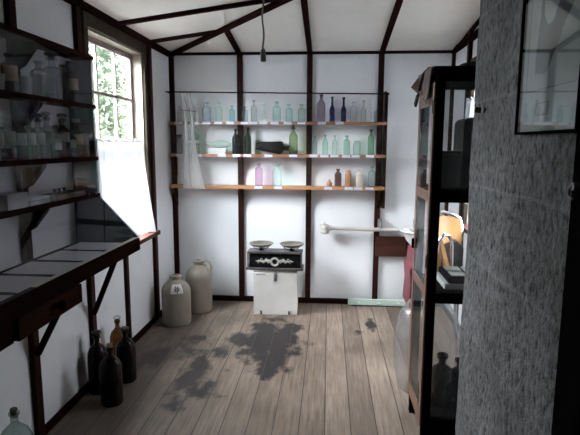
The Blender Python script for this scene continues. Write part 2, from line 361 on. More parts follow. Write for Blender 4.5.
def tube(bm, pts, r, seg=10, closed=False):
    pts = [Vector(p) for p in pts]; rings = []
    n = len(pts); prev = None
    for i, p in enumerate(pts):
        if closed: d = (pts[(i + 1) % n] - pts[i - 1]).normalized()
        else: d = (pts[min(i + 1, n - 1)] - pts[max(i - 1, 0)]).normalized()
        if prev is None:
            s = d.cross(Vector((0, 0, 1)))
            if s.length < 1e-3: s = d.cross(Vector((0, 1, 0)))
        else: s = prev - d * prev.dot(d)
        s.normalize(); prev = s; u = d.cross(s)
        rr = r[i] if isinstance(r, (list, tuple)) else r
        rings.append([bm.verts.new(p + (s * math.cos(2 * PI * k / seg) + u * math.sin(2 * PI * k / seg)) * rr) for k in range(seg)])
    rng = range(n if closed else n - 1)
    for i in rng:
        A, B = rings[i], rings[(i + 1) % n]
        for k in range(seg): bm.faces.new((A[k], A[(k + 1) % seg], B[(k + 1) % seg], B[k]))
    if not closed:
        bm.faces.new(rings[0][::-1]); bm.faces.new(rings[-1])
    return bm
def arc(c, r, a0, a1, n, plane='xz', k=1.0):
    out = []
    for i in range(n + 1):
        a = a0 + (a1 - a0) * i / n
        u, w = r * math.cos(a), r * k * math.sin(a)
        out.append({'xz': (c[0] + u, c[1], c[2] + w), 'xy': (c[0] + u, c[1] + w, c[2]), 'yz': (c[0], c[1] + u, c[2] + w)}[plane])
    return out
def obj(name, bm, mat, parent=None, smooth=False, loc=None):
    bmesh.ops.recalc_face_normals(bm, faces=bm.faces)
    me = bpy.data.meshes.new(name); bm.to_mesh(me); bm.free()
    for mt in (mat if isinstance(mat, (list, tuple)) else [mat]): me.materials.append(M[mt])
    if smooth:
        me.polygons.foreach_set('use_smooth', [True] * len(me.polygons))
        me.set_sharp_from_angle(angle=math.radians(38))
    o = bpy.data.objects.new(name, me); COL.objects.link(o)
    if parent: o.parent = parent
    if loc: o.location = loc
    return o
TR = [0]
def struct(name, bm, mat, smooth=False):
    o = obj(name, bm, mat, smooth=smooth); o['kind'] = 'structure'; return o
def trim(bm, mat='timber'):
    TR[0] += 1
    return struct('trim_%d' % TR[0], bm, mat)
def tag(o, label, cat, group=None):
    o['label'] = label; o['category'] = cat
    if group: o['group'] = group
    return o
def thing(name, label, cat, loc=(0, 0, 0), rz=0.0, group=None):
    o = bpy.data.objects.new(name, None); COL.objects.link(o)
    o.location = loc; o.rotation_euler = (0, 0, rz); o.empty_display_size = 0.1
    return tag(o, label, cat, group)

# ------------------------------------------------------------------ room shell
FX0, FX1 = -1.55, 1.75
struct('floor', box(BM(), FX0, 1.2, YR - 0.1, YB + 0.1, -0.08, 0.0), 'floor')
struct('ground', box(BM(), -14, 14, -12, 16, -0.5, -0.3), 'grass')
bm = BM(); WT = 0.10
WY0, WY1, WZ0, WZ1 = 2.96, 3.875, 0.76, 2.14      # left window opening
box(bm, XL - WT, XL, YR - 0.1, WY0, -0.08, 2.30); box(bm, XL - WT, XL, WY1, YB + WT, -0.08, 2.30)
box(bm, XL - WT, XL, WY0, WY1, -0.08, WZ0); box(bm, XL - WT, XL, WY0, WY1, WZ1, 2.30)
struct('wall_left', bm, 'wall')
struct('wall_back', box(BM(), XL, XR + WT, YB, YB + WT, -0.08, 2.32), 'wall')
bm = BM(); RY0, RY1, RZ0, RZ1 = 3.12, 3.93, 0.86, 2.02
box(bm, XR, XR + WT, 2.04, RY0, -0.08, 2.60); box(bm, XR, XR + WT, RY1, YB, -0.08, 2.60)
box(bm, XR, XR + WT, RY0, RY1, -0.08, RZ0); box(bm, XR, XR + WT, RY0, RY1, RZ1, 2.60)
struct('wall_right', bm, 'wall')
# stone breast: face at x = XS, end at y = 2.04, slightly uneven
bm = BM()
box(bm, XS, XR + WT, 1.182, 2.04, -0.08, 2.9)
bmesh.ops.subdivide_edges(bm, edges=bm.edges[:], cuts=24, use_grid_fill=True)
for v in bm.verts:
    n_ = noise.noise(v.co * 4.0) * 0.012 + noise.noise(v.co * 15.0) * 0.005
    if v.co.x < XS + 0.001: v.co.x += n_ + 0.004
    if v.co.y > 2.039: v.co.y += n_
struct('wall_stone', bm, 'stone')
struct('wall_side', box(BM(), XS, XS + 0.12, YR - 0.1, 0.20, -0.08, 2.9), 'wall')
struct('wall_hall', box(BM(), XR, XR + WT, 0.0, 1.18, -0.08, 2.9), 'wall')
bm = BM()
box(bm, XL - WT, -0.03, YR - 0.1, YR, -0.08, 2.9); box(bm, 0.17, XS, YR - 0.1, YR, -0.08, 2.9)
box(bm, -0.03, 0.17, YR - 0.1, YR, 2.02, 2.9)
struct('wall_rear', bm, 'wall')
struct('door_2', box(BM(), -0.06, 0.17, YR - 0.06, YR - 0.02, 0.0, 2.02, 0.003), 'wood_brown')
# ceiling: back slope and left slope meeting on the hip
def zc(x, y): return H + SL * min(x - XL, YB - y)
X2 = XR + WT; Y2 = YB - (X2 - XL)
bm = BM()
def cface(pts, t=0.04):
    lo = [bm.verts.new((x, y, z)) for x, y, z in pts]; hi = [bm.verts.new((x, y, z + t)) for x, y, z in pts]
    bm.faces.new(lo); bm.faces.new(hi[::-1])
    for i in range(len(pts)): bm.faces.new((lo[i], lo[(i + 1) % len(pts)], hi[(i + 1) % len(pts)], hi[i]))
E_ = 0.10
cface([(XL - E_, YB + E_, H - SL * E_), (X2, YB + E_, H - SL * E_), (X2, Y2, H + SL * (X2 - XL))])
cface([(XL - E_, YR - 0.1, H - SL * E_), (XL - E_, YB + E_, H - SL * E_), (X2, Y2, H + SL * (X2 - XL)), (X2, YR - 0.1, H + SL * (X2 - XL))])
struct('ceiling', bm, 'ceil')

# studs, plates, rafters
SY = [0.47, 1.05, 1.65, 2.24, 2.85, 3.99]
for y in SY[:-1]: trim(box(BM(), XL, XL + 0.028, y - 0.024, y + 0.024, 0.0, H))
trim(box(BM(), XL, XL + 0.028, 3.965, 4.02, 0.0, H))
trim(box(BM(), XL, XL + 0.024, 3.37, 3.41, 0.0, 0.70))
SXB = [-1.412 + k * 0.6173 for k in range(5)]
for k, x in enumerate(SXB): trim(box(BM(), max(XL, x - 0.024), min(XR, x + 0.024), YB - 0.028, YB, 0.0, H))
trim(box(BM(), XL, XR, YB - 0.034, YB, H - 0.016, H + 0.016), 'timber_h')
trim(box(BM(), XL, XL + 0.04, YR, YB, H - 0.035, H + 0.025), 'timber_h')
trim(box(BM(), XR - 0.035, XR, 2.04, YB, H - 0.022, H + 0.022), 'timber_h')
trim(box(BM(), XR - 0.028, XR, 4.02, 4.07, 0.0, 2.32))
trim(box(BM(), XR - 0.028, XR, 2.84, 2.89, 0.0, 2.45))
for nm, bm in (('baseboard_back', box(BM(), XL, XR, YB - 0.03, YB, 0, 0.045)), ('baseboard_left', box(BM(), XL, XL + 0.026, YR, YB, 0, 0.035)),
               ('baseboard_right', box(BM(), XR - 0.02, XR, 2.04, YB, 0, 0.04))):
    struct(nm, bm, 'timber_h')
for y in (0.47, 1.05, 1.65, 2.24, 2.80, 3.39, 3.99):
    xh = min(XL + (YB - y), XR)
    trim(beam(BM(), (XL, y, H + 0.0), (xh, y, H + SL * (xh - XL) - 0.0), 0.040, 0.045), 'timber_h')
for k, x in enumerate(SXB[1:]):
    yh = YB - (x - XL)
    trim(beam(BM(), (x, YB, H), (x, yh, H + SL * (YB - yh)), 0.042, 0.045), 'timber_h')
trim(beam(BM(), (XL, YB, H), (X2 - .1, Y2 + .1, H + SL * (X2 - XL - .1)), 0.05, 0.055), 'timber_h')

# ------------------------------------------------------------------ left window
def window(name, side, y0, y1, z0, z1, xface, cols, rows, frame_mat, full=True):
    """side -1: opening in the left wall, +1: right wall"""
    s = side
    root = bpy.data.objects.new(name, None); COL.objects.link(root); root['kind'] = 'structure'
    def bx(bm, xa, xb, *r):   # xa, xb measured outwards from the wall face
        a, b_ = xface + s * xa, xface + s * xb
        return box(bm, min(a, b_), max(a, b_), *r)
    bm = BM(); c = 0.045                        # casing on the face
    bx(bm, -0.022, 0.0, y0 - c, y0 + 0.004, z0 - 0.02, z1 + c); bx(bm, -0.022, 0.0, y1 - 0.004, y1 + c, z0 - 0.02, z1 + c)
    bx(bm, -0.024, 0.0, y0 - c, y1 + c, z1 - 0.004, z1 + 0.07)
    obj('window_casing', bm, frame_mat, root)
    bm = BM()                                    # jamb lining
    bx(bm, 0.0, 0.12, y0, y0 + 0.014, z0, z1); bx(bm, 0.0, 0.12, y1 - 0.014, y1, z0, z1)
    bx(bm, 0.0, 0.12, y0 + 0.014, y1 - 0.014, z1 - 0.014, z1)
    obj('window_jamb', bm, 'jamb', root)
    bm = BM(); bx(bm, -0.065, 0.12, y0 - 0.11, y1 + 0.11, z0 - 0.032, z0)
    obj('window_sill', bm, 'board', root)
    zm = 1.47 if z1 > 2.05 else (z0 + z1) / 2
    for (za, zb, xo, nm, nr) in ((zm - 0.02, z1 - 0.014, 0.075, 'upper_sash', rows), (z0, zm + 0.02, 0.045, 'lower_sash', rows)):
        sash = BM(); t = 0.026
        ya, yb = y0 + 0.014, y1 - 0.014
        bx(sash, xo, xo + t, ya, ya + 0.032, za, zb); bx(sash, xo, xo + t, yb - 0.032, yb, za, zb)
        bx(sash, xo, xo + t, ya + 0.032, yb - 0.032, za, za + 0.035); bx(sash, xo, xo + t, ya + 0.032, yb - 0.032, zb - 0.036, zb)
        for i in range(1, cols):
            yc = ya + (yb - ya) * i / cols
            bx(sash, xo + 0.003, xo + t - 0.003, yc - 0.009, yc + 0.009, za + 0.035, zb - 0.036)
        for j in range(1, nr):
            zcn = za + 0.035 + (zb - za - 0.07) * j / nr
            bx(sash, xo + 0.004, xo + t - 0.004, ya + 0.032, yb - 0.032, zcn - 0.009, zcn + 0.009)
        so = obj(nm, sash, 'sash', root)
        g = BM(); bx(g, xo + 0.011, xo + 0.015, ya + 0.02, yb - 0.02, za + 0.02, zb - 0.02)
        obj('glass_panes', g, 'pane', so)
    return root
w1 = window('window_1', -1, WY0, WY1, WZ0, WZ1, XL, 3, 2, 'frame')
w2 = window('window_2', 1, RY0, RY1, RZ0, RZ1, XR, 2, 2, 'frame')

def curtain(label, xface, s, y0, y1, zt, zb, flare, group):
    root = thing('window_curtain', label, 'curtain', (xface, (y0 + y1) / 2, zb), group=group)
    bm = BM(); nu, nv = 90, 22; grid = []
    for j in range(nv + 1):
        t = j / nv; row = []
        z = (zt - zb) * (1 - t)
        for i in range(nu + 1):
            u = i / nu
            y = y0 + u * (y1 - y0) + flare * t * (u ** 2)
            a = 0.012 + 0.012 * t
            x = -s * (0.035 + 0.03 * t * t + a * (math.sin(u * 46 + 0.8 * math.sin(u * 9)) + 0.4 * math.sin(u * 19 + 2 * t)))
            zz_ = z + (0.008 * math.sin(u * 46) if j == 0 else 0) - (0.012 * math.sin(u * 7) * t)
            row.append(bm.verts.new((x, y - (y0 + y1) / 2, zz_)))
        grid.append(row)
    for j in range(nv):
        for i in range(nu): bm.faces.new((grid[j][i], grid[j][i + 1], grid[j + 1][i + 1], grid[j + 1][i]))
    o = obj('curtain_cloth', bm, 'curtain', root, smooth=True)
    bm = BM(); tube(bm, [(-s * 0.036, y0 - (y0 + y1) / 2 - 0.03, zt - zb - 0.012), (-s * 0.036, y1 - (y0 + y1) / 2 + 0.03, zt - zb - 0.012)], 0.004, 8)
    obj('curtain_wire', bm, 'steel', root, smooth=True)
curtain('short white sheer curtain glowing across the lower left window', XL, -1, 2.93, 3.70, 1.49, 0.79, 0.10, None)
curtain('white sheer curtain on the right wall, glimpsed through the cabinet glass', XR, 1, 3.12, 3.95, 1.80, 1.04, 0.07, None)

# rear door post beside the stone (dark timber) and latch
bm = BM(); box(bm, XS - 0.004, XS + 0.08, 1.06, 1.180, 0.0, 2.3, 0.002)
trim(bm, 'black')
bm = BM(); box(bm, XS + 0.02, XS + 0.06, 0.20, 1.06, 0.0, 2.02, 0.003)
dr = struct('door_1', bm, 'black')
trim(box(BM(), XS, XS + 0.08, 0.20, 1.06, 2.02, 2.9), 'black')
bm = BM(); tube(bm, [(XS - 0.004, 1.145, 1.374), (XS - 0.020, 1.145, 1.374)], 0.009, 12); tube(bm, arc((XS - 0.020, 1.145, 1.361), 0.013, PI / 2, -PI * 0.7, 10, 'yz'), 0.0035, 8)
tag(obj('coat_hook', bm, 'steel', smooth=True), 'small metal hook on the dark door post beside the stone wall', 'hook')

struct('wall_sky_blocker_left', box(BM(), -4.9, -4.6, -7.0, 5.2, -0.4, 2.7), 'sky_blocker')  # added wall out of view, blocks low sky light at the left window
struct('wall_sky_blocker_right', box(BM(), 4.4, 4.7, -3.0, 9.0, -0.4, 3.0), 'sky_blocker')  # its unseen counterpart, added to cut low sky at the right window
# ------------------------------------------------------------------ outside: shrubs and a tree beyond the left window
def shrub(name, label, cx, cy, r, h, n, seed, z0=-0.3):
    rr = random.Random(seed)
    root = thing(name, label, 'shrub', (cx, cy, z0))
    bm = BM()
    for i in range(n):
        th, ph = rr.uniform(0, 2 * PI), math.acos(rr.uniform(-0.9, 1))
        q = rr.uniform(0.55, 1.0) * (1 + 0.25 * math.sin(3 * th + seed) * math.sin(4 * ph))
        c = Vector((r * q * math.sin(ph) * math.cos(th), r * q * math.sin(ph) * math.sin(th), h * 0.52 + h * 0.48 * q * math.cos(ph)))
        d = Vector((rr.uniform(-1, 1), rr.uniform(-1, 1), rr.uniform(-1, .6))).normalized(); s_ = d.cross(Vector((rr.random(), rr.random(), rr.random()))).normalized()
        L = rr.uniform(0.035, 0.065)
        vs = [bm.verts.new(c + p) for p in (-d * L, s_ * L * .35, d * L, -s_ * L * .35)]
        bm.faces.new(vs)
    obj('foliage', bm, 'leaf', root)
    bm = BM()
    for k in range(5):
        a = k * 1.3 + seed
        tube(bm, [(0, 0, 0), (r * .15 * math.cos(a), r * .15 * math.sin(a), h * .3), (r * .5 * math.cos(a), r * .5 * math.sin(a), h * .75)], [0.05, 0.035, 0.012], 7)
    obj('stem', bm, 'wood_brown', root, smooth=True)
shrub('garden_shrub', 'leafy green shrub outside the left window, behind its near panes', -3.5, 6.6, 1.0, 3.9, 15000, 1)
shrub('garden_shrub', 'yellowish green shrub outside the left window, behind its far panes', -3.9, 9.0, 1.2, 3.6, 13000, 2)

# ------------------------------------------------------------------ bottles
def prof_bottle(r, h, kind):
    """outer outline (r, z) from base centre to the mouth and back down inside the neck"""
    if kind == 'medicine':
        nk = r * 0.36
        p = [(0, 0), (r * .9, 0), (r, .006), (r, h * .66), (r * .93, h * .72), (r * .6, h * .77), (nk, h * .80), (nk, h * .92), (nk * 1.5, h * .925), (nk * 1.5, h * .99), (nk * 1.3, h)]
    elif kind == 'tall':
        nk = r * 0.34
        p = [(0, 0), (r * .9, 0), (r, .006), (r, h * .58), (r * .92, h * .66), (r * .6, h * .75), (nk, h * .82), (nk, h * .94), (nk * 1.35, h * .945), (nk * 1.35, h * .99), (nk * 1.1, h)]
    elif kind == 'slender':
        nk = r * 0.42
        p = [(0, 0), (r * .9, 0), (r, .006), (r, h * .48), (r * .85, h * .56), (nk, h * .66), (nk * .9, h * .92), (nk * 1.3, h * .93), (nk * 1.3, h)]
    elif kind == 'jar':
        p = [(0, 0), (r * .92, 0), (r, .006), (r, h * .74), (r * .9, h * .82), (r * .72, h * .86), (r * .72, h * .90), (r * .82, h * .91), (r * .82, h * .98), (r * .76, h)]
    elif kind == 'round':
        nk = r * 0.30
        p = [(0, 0), (r * .9, 0), (r, .006), (r, h * .60), (r * .92, h * .70), (r * .62, h * .79), (nk, h * .84), (nk, h * .93), (nk * 1.5, h * .935), (nk * 1.5, h)]
    elif kind == 'stone':
        nk = r * 0.40
        p = [(0, 0), (r * .94, 0), (r, .006), (r, h * .66), (r * .94, h * .74), (r * .6, h * .81), (nk, h * .84), (nk, h * .90), (nk * 1.35, h * .915), (nk * 1.35, h)]
    elif kind == 'tumbler':
        p = [(0, 0), (r * .8, 0), (r * .82, .006), (r, h), (r * .93, h), (r * .76, .012), (0, .012)]
        return p
    elif kind == 'winchester':
        nk = r * 0.27
        p = [(0, 0), (r * .9, 0), (r, .012), (r, h * .62), (r * .95, h * .70), (r * .74, h * .78), (r * .42, h * .83), (nk, h * .86), (nk, h * .94), (nk * 1.35, h * .945), (nk * 1.35, h)]
    elif kind == 'demijohn':
        nk = r * 0.22
        p = [(0, 0), (r * .9, 0), (r, .02), (r, h * .52), (r * .94, h * .62), (r * .72, h * .74), (r * .4, h * .81), (nk, h * .85), (nk, h * .96), (nk * 1.4, h * .965), (nk * 1.4, h)]
    z = [q[1] for q in p]; lip = p[-1][0]
    # inside of the mouth and a closed well, so the neck reads hollow
    p += [(lip * .72, h), (lip * .62, h * .93), (0, h * .93)]
    return p
def bottle(name, label, x, y, z, r, h, kind, mat, group=None, stopper=None, sq=2.0, flat=1.0, rz=0.0, lab=None, seg=22, fill=None):
    bm = BM(); lathe(bm, prof_bottle(r, h, kind), seg, sqx=1.0, sqy=flat, power=sq)
    o = obj(name, bm, mat, smooth=True, loc=(x, y, z)); o.rotation_euler = (0, 0, rz)
    tag(o, label, 'bottle' if 'bottle' in name or 'flask' in name else name.split('_')[-1], group)
    if stopper:
        kind2, m2 = stopper
        nk = {'medicine': .54, 'tall': .46, 'slender': .54, 'jar': .84, 'round': .45, 'stone': .54, 'winchester': .36, 'demijohn': .31}[kind] * r
        if kind2 == 'lid': obj('lid', lathe(BM(), [(0, h + .001), (nk * 1.12, h + .001), (nk * 1.16, h + .014), (nk, h + .018), (0, h + .018)], 18), m2, o, smooth=True)
        elif kind2 == 'cork': obj('cork', lathe(BM(), [(0, h - .01), (nk * .62, h - .01), (nk * .72, h + .014), (nk * .6, h + .018), (0, h + .018)], 14), m2, o, smooth=True)
        else: obj('stopper', lathe(BM(), [(0, h - .012), (nk * .5, h - .012), (nk * .55, h + .004), (nk * 1.25, h + .010), (nk * 1.3, h + .020), (nk * .8, h + .026), (0, h + .026)], 16), m2, o, smooth=True)
    if lab:
        m3, z0, z1, half, a0 = lab     # label band wrapping the front: angle range about a0
        bm = BM(); n = 8; rows = []
        for zz_ in (z0 * h, z1 * h):
            row = []
            for i in range(n + 1):
                a = a0 - half + 2 * half * i / n
                ct, st_ = math.cos(a), math.sin(a)
                k = 1.0 if sq == 2.0 else 1.0 / (abs(ct) ** sq + abs(st_) ** sq) ** (1 / sq)
                row.append(bm.verts.new(((r + .0008) * k * ct, (r + .0008) * k * st_ * flat, zz_)))
            rows.append(row)
        for i in range(n): bm.faces.new((rows[0][i], rows[0][i + 1], rows[1][i + 1], rows[1][i]))
        lo = obj('paper_label', bm, m3, o, smooth=True)
        md = lo.modifiers.new('thickness', 'SOLIDIFY'); md.thickness = 0.0006; md.offset = 1
    if fill:
        m4, t = fill
        obj('contents', lathe(BM(), [(0, .004), (r * .86, .005), (r * .86, h * t), (0, h * t)], 18, sqy=flat, power=sq), m4, o, smooth=True)
    return o

shrub('garden_shrub', 'dark leafy mass behind the two shrubs outside the left window', -6.7, 12.6, 2.0, 5.2, 12000, 3)
# ------------------------------------------------------------------ back wall shelves
rack = thing('wall_shelf_rack', 'three long varnished pine shelves on dark brackets across the back wall', 'shelf', (-0.46, 4.47, 1.08))
RX, RY, RZ = -0.46, 4.47, 1.08
def rel(bm, ox=RX, oy=RY, oz=RZ):
    bmesh.ops.translate(bm, verts=bm.verts, vec=(-ox, -oy, -oz)); return bm
LBT = [-1.315, -1.177, -1.069, -0.965, -0.861, -0.732, -0.656, -0.571, -0.472, -0.359, -0.24, -0.065, 0.086]
LBM = [-1.306, -1.15, -0.938, -0.807, -0.711, -0.525, -0.309, -0.133, -0.04, 0.048, 0.147, 0.228, 0.35]
LBL = [-0.615, -0.441, -0.002, 0.175, 0.257, 0.355]
SX0, SX1, SYF = -1.405, 0.485, 4.405
for zt, mt, labs in ((1.652, 'orange2', LBT), (1.372, 'orange2', LBM), (1.094, 'orange', LBL)):
    sh = obj('shelf', rel(box(BM(), SX0, SX1, SYF, YB - 0.028, zt - 0.026, zt, 0.002)), mt, rack)
    for x in labs:
        w = 0.035
        obj('label_card', rel(box(BM(), x - w, x + w, SYF - 0.002, SYF - 0.0004, zt - 0.024, zt - 0.001)), 'card', sh)
    for x in (-1.388, -0.785, -0.178, 0.440):
        bm = BM(); zb = zt - 0.027
        pts = [(SYF + 0.012, zb), (YB - 0.029, zb), (YB - 0.029, zb - 0.17), (YB - 0.045, zb - 0.155), (YB - 0.062, zb - 0.11), (YB - 0.10, zb - 0.055), (SYF + 0.018, zb - 0.028)]
        prism(bm, pts, 'x', x - 0.013, x + 0.013)
        obj('bracket', rel(bm), 'bracket', rack)
bm = BM(); tube(bm, [(-1.425, SYF - 0.003, 1.905), (-0.46, SYF - 0.003, 1.893), (0.50, SYF - 0.003, 1.882)], 0.0055, 8)
obj('curtain_rod', rel(bm), 'black', rack, smooth=True)
for x in (-1.40, -0.785, -0.175, 0.470):
    bm = BM(); tube(bm, [(x, YB - 0.01, 1.90), (x, SYF - 0.003, 1.90)], 0.006, 8); obj('rod_hook', rel(bm), 'black', rack, smooth=True)
bm = BM(); box(bm, 0.476, 0.500, YB - 0.07, YB - 0.001, 0.90, 1.905); obj('end_upright', rel(bm), 'timber', rack)

TB = 1.6525
GT, GM, GL = 'glass bottles on the top shelf', 'bottles on the middle shelf', 'bottles and jars on the lowest shelf'
top = [
 (-1.323, .018, .137, 'medicine', 'clear', 2, 'small clear bottle at the left end of the top shelf, left of the plastic folds'),
 (-1.175, .021, .164, 'medicine', 'grey', 2, 'slim brownish clear bottle just right of the plastic folds on the top shelf'),
 (-1.078, .034, .169, 'medicine', 'blue_grey', 5, 'square shouldered grey-blue bottle on the top shelf, second right of the plastic folds'),
 (-0.970, .030, .168, 'medicine', 'pale_green', 2, 'pale green round medicine bottle on the top shelf, left of the turquoise bottle'),
 (-0.855, .022, .141, 'medicine', 'turquoise', 4, 'turquoise bottle on the top shelf just left of a dark stud'),
 (-0.737, .025, .132, 'medicine', 'blue_grey', 4, 'short blue-grey bottle on the top shelf just right of a dark stud'),
 (-0.660, .027, .185, 'tall', 'grey', 2, 'tall smoky grey bottle on the top shelf, left half'),
 (-0.575, .018, .154, 'slender', 'pale_green', 2, 'thin pale green bottle beside the tall smoky grey bottle'),
 (-0.458, .034, .172, 'medicine', 'aqua', 5, 'wide aqua bottle on the top shelf, leftmost of three before the middle stud'),
 (-0.351, .030, .151, 'medicine', 'aqua', 2, 'round aqua bottle on the top shelf, middle of three before the middle stud'),
 (-0.243, .030, .150, 'medicine', 'pale_green', 4, 'pale glass bottle on the top shelf just left of the middle stud'),
 (-0.073, .037, .232, 'tall', 'amethyst', 2, 'tallest amethyst tinted bottle on the top shelf, left of two navy bottles'),
 (0.022, .023, .213, 'slender', 'navy', 2, 'navy blue slender bottle, the left of two on the top shelf'),
 (0.120, .023, .209, 'slender', 'navy', 2, 'navy blue slender bottle, the right of two on the top shelf'),
 (0.205, .030, .171, 'medicine', 'clear', 2, 'faint clear bottle on the top shelf right of the navy pair'),
 (0.291, .023, .183, 'slender', 'pale_green', 2, 'pale green long necked bottle near the right end of the top shelf')]
for i, (x, r, h, k, mt, sq, lb) in enumerate(top):
    bottle('glass_bottle', lb, x, 4.465 + 0.008 * math.sin(i * 2.1), TB, r, h, k, mt, GT, sq=sq)
t_ = bottle('glass_tumbler', 'small empty glass tumbler at the right end of the top shelf', 0.372, 4.465, TB, .021, .091, 'tumbler', 'clear')
MB_ = 1.3725
b_ = bottle('glass_jar', 'small clear jar with a dark lid at the left end of the middle shelf', -1.332, 4.465, MB_, .027, .150, 'jar', 'grey', stopper=('lid', 'cap_dark'))
mid = [
 (-1.177, .025, .241, 'tall', 'green', 2, 'green long necked bottle behind the plastic folds on the middle shelf'),
 (-0.825, .031, .219, 'tall', 'black_glass', 2, 'opaque black bottle on the middle shelf, left of a dark stud'),
 (-0.713, .030, .231, 'tall', 'bottle_green', 2, 'dark green wine bottle on the middle shelf, right of a dark stud'),
 (-0.312, .039, .232, 'round', 'olive', 2, 'broad olive green bottle with dark stopper left of the middle stud'),
 (-0.126, .022, .160, 'tall', 'aqua', 2, 'pale aqua bottle on the middle shelf, first right of the middle stud'),
 (-0.034, .024, .170, 'tall', 'sea_green', 2, 'aqua green bottle on the middle shelf, second right of the middle stud'),
 (0.049, .022, .165, 'tall', 'pale_green', 2, 'palest bottle on the middle shelf, third right of the middle stud'),
 (0.153, .028, .165, 'medicine', 'sea_green', 4, 'sea green square bottle on the middle shelf, left of the wide aqua jar'),
 (0.361, .027, .216, 'medicine', 'green', 4, 'tallest green square bottle at the right end of the middle shelf')]
for i, (x, r, h, k, mt, sq, lb) in enumerate(mid):
    st_ = ('cork', 'cap_dark') if i == 3 else None
    bottle('glass_bottle', lb, x, 4.465 + 0.006 * math.sin(i * 1.7), MB_, r, h, k, mt, GM, sq=sq, stopper=st_)
bottle('glass_jar', 'wide mouthed aqua jar on the middle shelf, right part', 0.240, 4.465, MB_, .031, .119, 'jar', 'aqua')
# lying torpedo flask on a white box
bx0 = thing('powder_box', 'small white box under the green glass flask on the middle shelf', 'box', (-0.988, 4.465, MB_))
obj('box_body', box(BM(), -.078, .078, -.035, .035, 0, .034, .002), 'brick_white', bx0)
obj('lid', box(BM(), -.081, .081, -.038, .038, .0345, .049, .002), 'brick_white', bx0)
bm = BM(); lathe(bm, [(0, 0), (.012, .004), (.026, .03), (.033, .075), (.034, .115), (.027, .155), (.016, .178), (.011, .19), (.011, .218), (.015, .22), (.015, .23), (.008, .23), (.007, .2), (0, .2)], 22)
bmesh.ops.rotate(bm, verts=bm.verts, matrix=Matrix.Rotation(-PI / 2, 3, 'Y'))
o = obj('glass_flask', bm, 'pale_green', smooth=True, loc=(-0.862, 4.455, MB_ + .051 + .034))
tag(o, 'pale green torpedo shaped flask lying on its side on a white box', 'bottle')
# black case gin bottle lying on its side
bm = BM(); lathe(bm, [(0, 0), (.030, 0), (.034, .006), (.056, .210), (.050, .228), (.018, .243), (.016, .27), (.022, .272), (.022, .29), (.012, .29), (.010, .26), (0, .26)], 28, power=5)
bmesh.ops.rotate(bm, verts=bm.verts, matrix=Matrix.Rotation(PI / 2, 3, 'Y'))
bmesh.ops.rotate(bm, verts=bm.verts, matrix=Matrix.Rotation(0.085, 3, 'Y'))
zmin = min(v.co.z for v in bm.verts)
o = obj('case_bottle', bm, 'gin_glass', smooth=True, loc=(-0.640, 4.480, MB_ - zmin + .0005))
tag(o, 'black square case bottle lying on its side on the middle shelf', 'bottle')
LB_ = 1.0945
bottle('glass_bottle', 'purple glass bottle on the lowest shelf', -0.618, 4.465, LB_, .035, .199, 'stone', 'purple', GL, sq=2)
bottle('glass_jar', 'tall aqua preserving jar with a grey metal lid on the lowest shelf', -0.456, 4.465, LB_, .041, .178, 'jar', 'aqua', stopper=('lid', 'cap_grey'))
o = obj('clay_pot', lathe(BM(), [(0, 0), (.020, 0), (.024, .008), (.024, .028), (.016, .040), (.008, .046), (.010, .054), (.006, .060), (0, .060)], 20), 'terracotta', smooth=True, loc=(0.008, 4.465, LB_))
tag(o, 'tiny orange clay pot with a knob on the lowest shelf', 'pot')
bottle('stoneware_bottle', 'purple-brown stoneware bottle on the lowest shelf', 0.083, 4.465, LB_, .031, .153, 'stone', 'cer_brown', GL, sq=4)
bottle('stoneware_bottle', 'tan orange stoneware bottle on the lowest shelf', 0.172, 4.465, LB_, .028, .145, 'jar', 'cer_tan', GL)
bottle('stoneware_bottle', 'cream stoneware bottle on the lowest shelf', 0.272, 4.465, LB_, .031, .155, 'stone', 'cer_cream', GL)
bottle('glass_bottle', 'aqua glass bottle at the right end of the lowest shelf', 0.376, 4.465, LB_, .030, .180, 'medicine', 'aqua', GL, sq=4)

# clear plastic sheet hung from the rod, bunched near its left end
bm = BM(); nu, nv = 260, 24; rows = []
x0, x1 = -1.40, 0.475
for j in range(nv + 1):
    t = j / nv; row = []
    for i in range(nu + 1):
        u = i / nu; x = x0 + (x1 - x0) * u
        w = 0.10 * math.exp(-((x + 1.15) / 0.16) ** 2)
        y = 4.392 - 0.004 * math.sin(x * 9 + 3 * t) - w * (0.012 + 0.010 * t) * math.sin(x * 60 + 2.2 * t)
        xx = x + w * (0.06 * t * (x + 1.20) * 1.5 + 0.03 * t)
        row.append(bm.verts.new((xx, y - 0.004 * w, 1.898 - (0.83 + 0.0 * w) * t)))
    rows.append(row)
for j in range(nv):
    for i in range(nu):
        bm.faces.new((rows[j][i], rows[j][i + 1], rows[j + 1][i + 1], rows[j + 1][i]))
sheet = thing('plastic_sheet', 'clear plastic dust sheet hanging in front of the back wall shelves', 'sheet', (RX, 4.392, 1.068))
obj('sheet_film', rel(bm, RX, 4.392, 1.068), 'film', sheet, smooth=True)
# rolled folds: two strands above, spreading below
def fold(pts, widths, nm='gathered_fold'):
    bm = BM(); rows = []
    for (x, z), w in zip(pts, widths):
        row = []
        for k in range(9):
            u = k / 8 - .5
            row.append(bm.verts.new((x - .040 + u * w, 4.384 - 0.020 * math.cos(u * PI) + 0.004 * math.sin(u * 14), z)))
        rows.append(row)
    for A, B in zip(rows, rows[1:]):
        for k in range(8): bm.faces.new((A[k], A[k + 1], B[k + 1], B[k]))
    obj(nm, rel(bm, RX, 4.392, 1.068), 'film_fold', sheet, smooth=True)
fold([(-1.235, 1.895), (-1.218, 1.80), (-1.205, 1.66), (-1.20, 1.50), (-1.21, 1.30), (-1.20, 1.07)], [.026, .028, .028, .04, .06, .08])
fold([(-1.175, 1.895), (-1.160, 1.80), (-1.150, 1.68), (-1.148, 1.50), (-1.14, 1.30), (-1.11, 1.07)], [.038, .036, .032, .045, .08, .13])
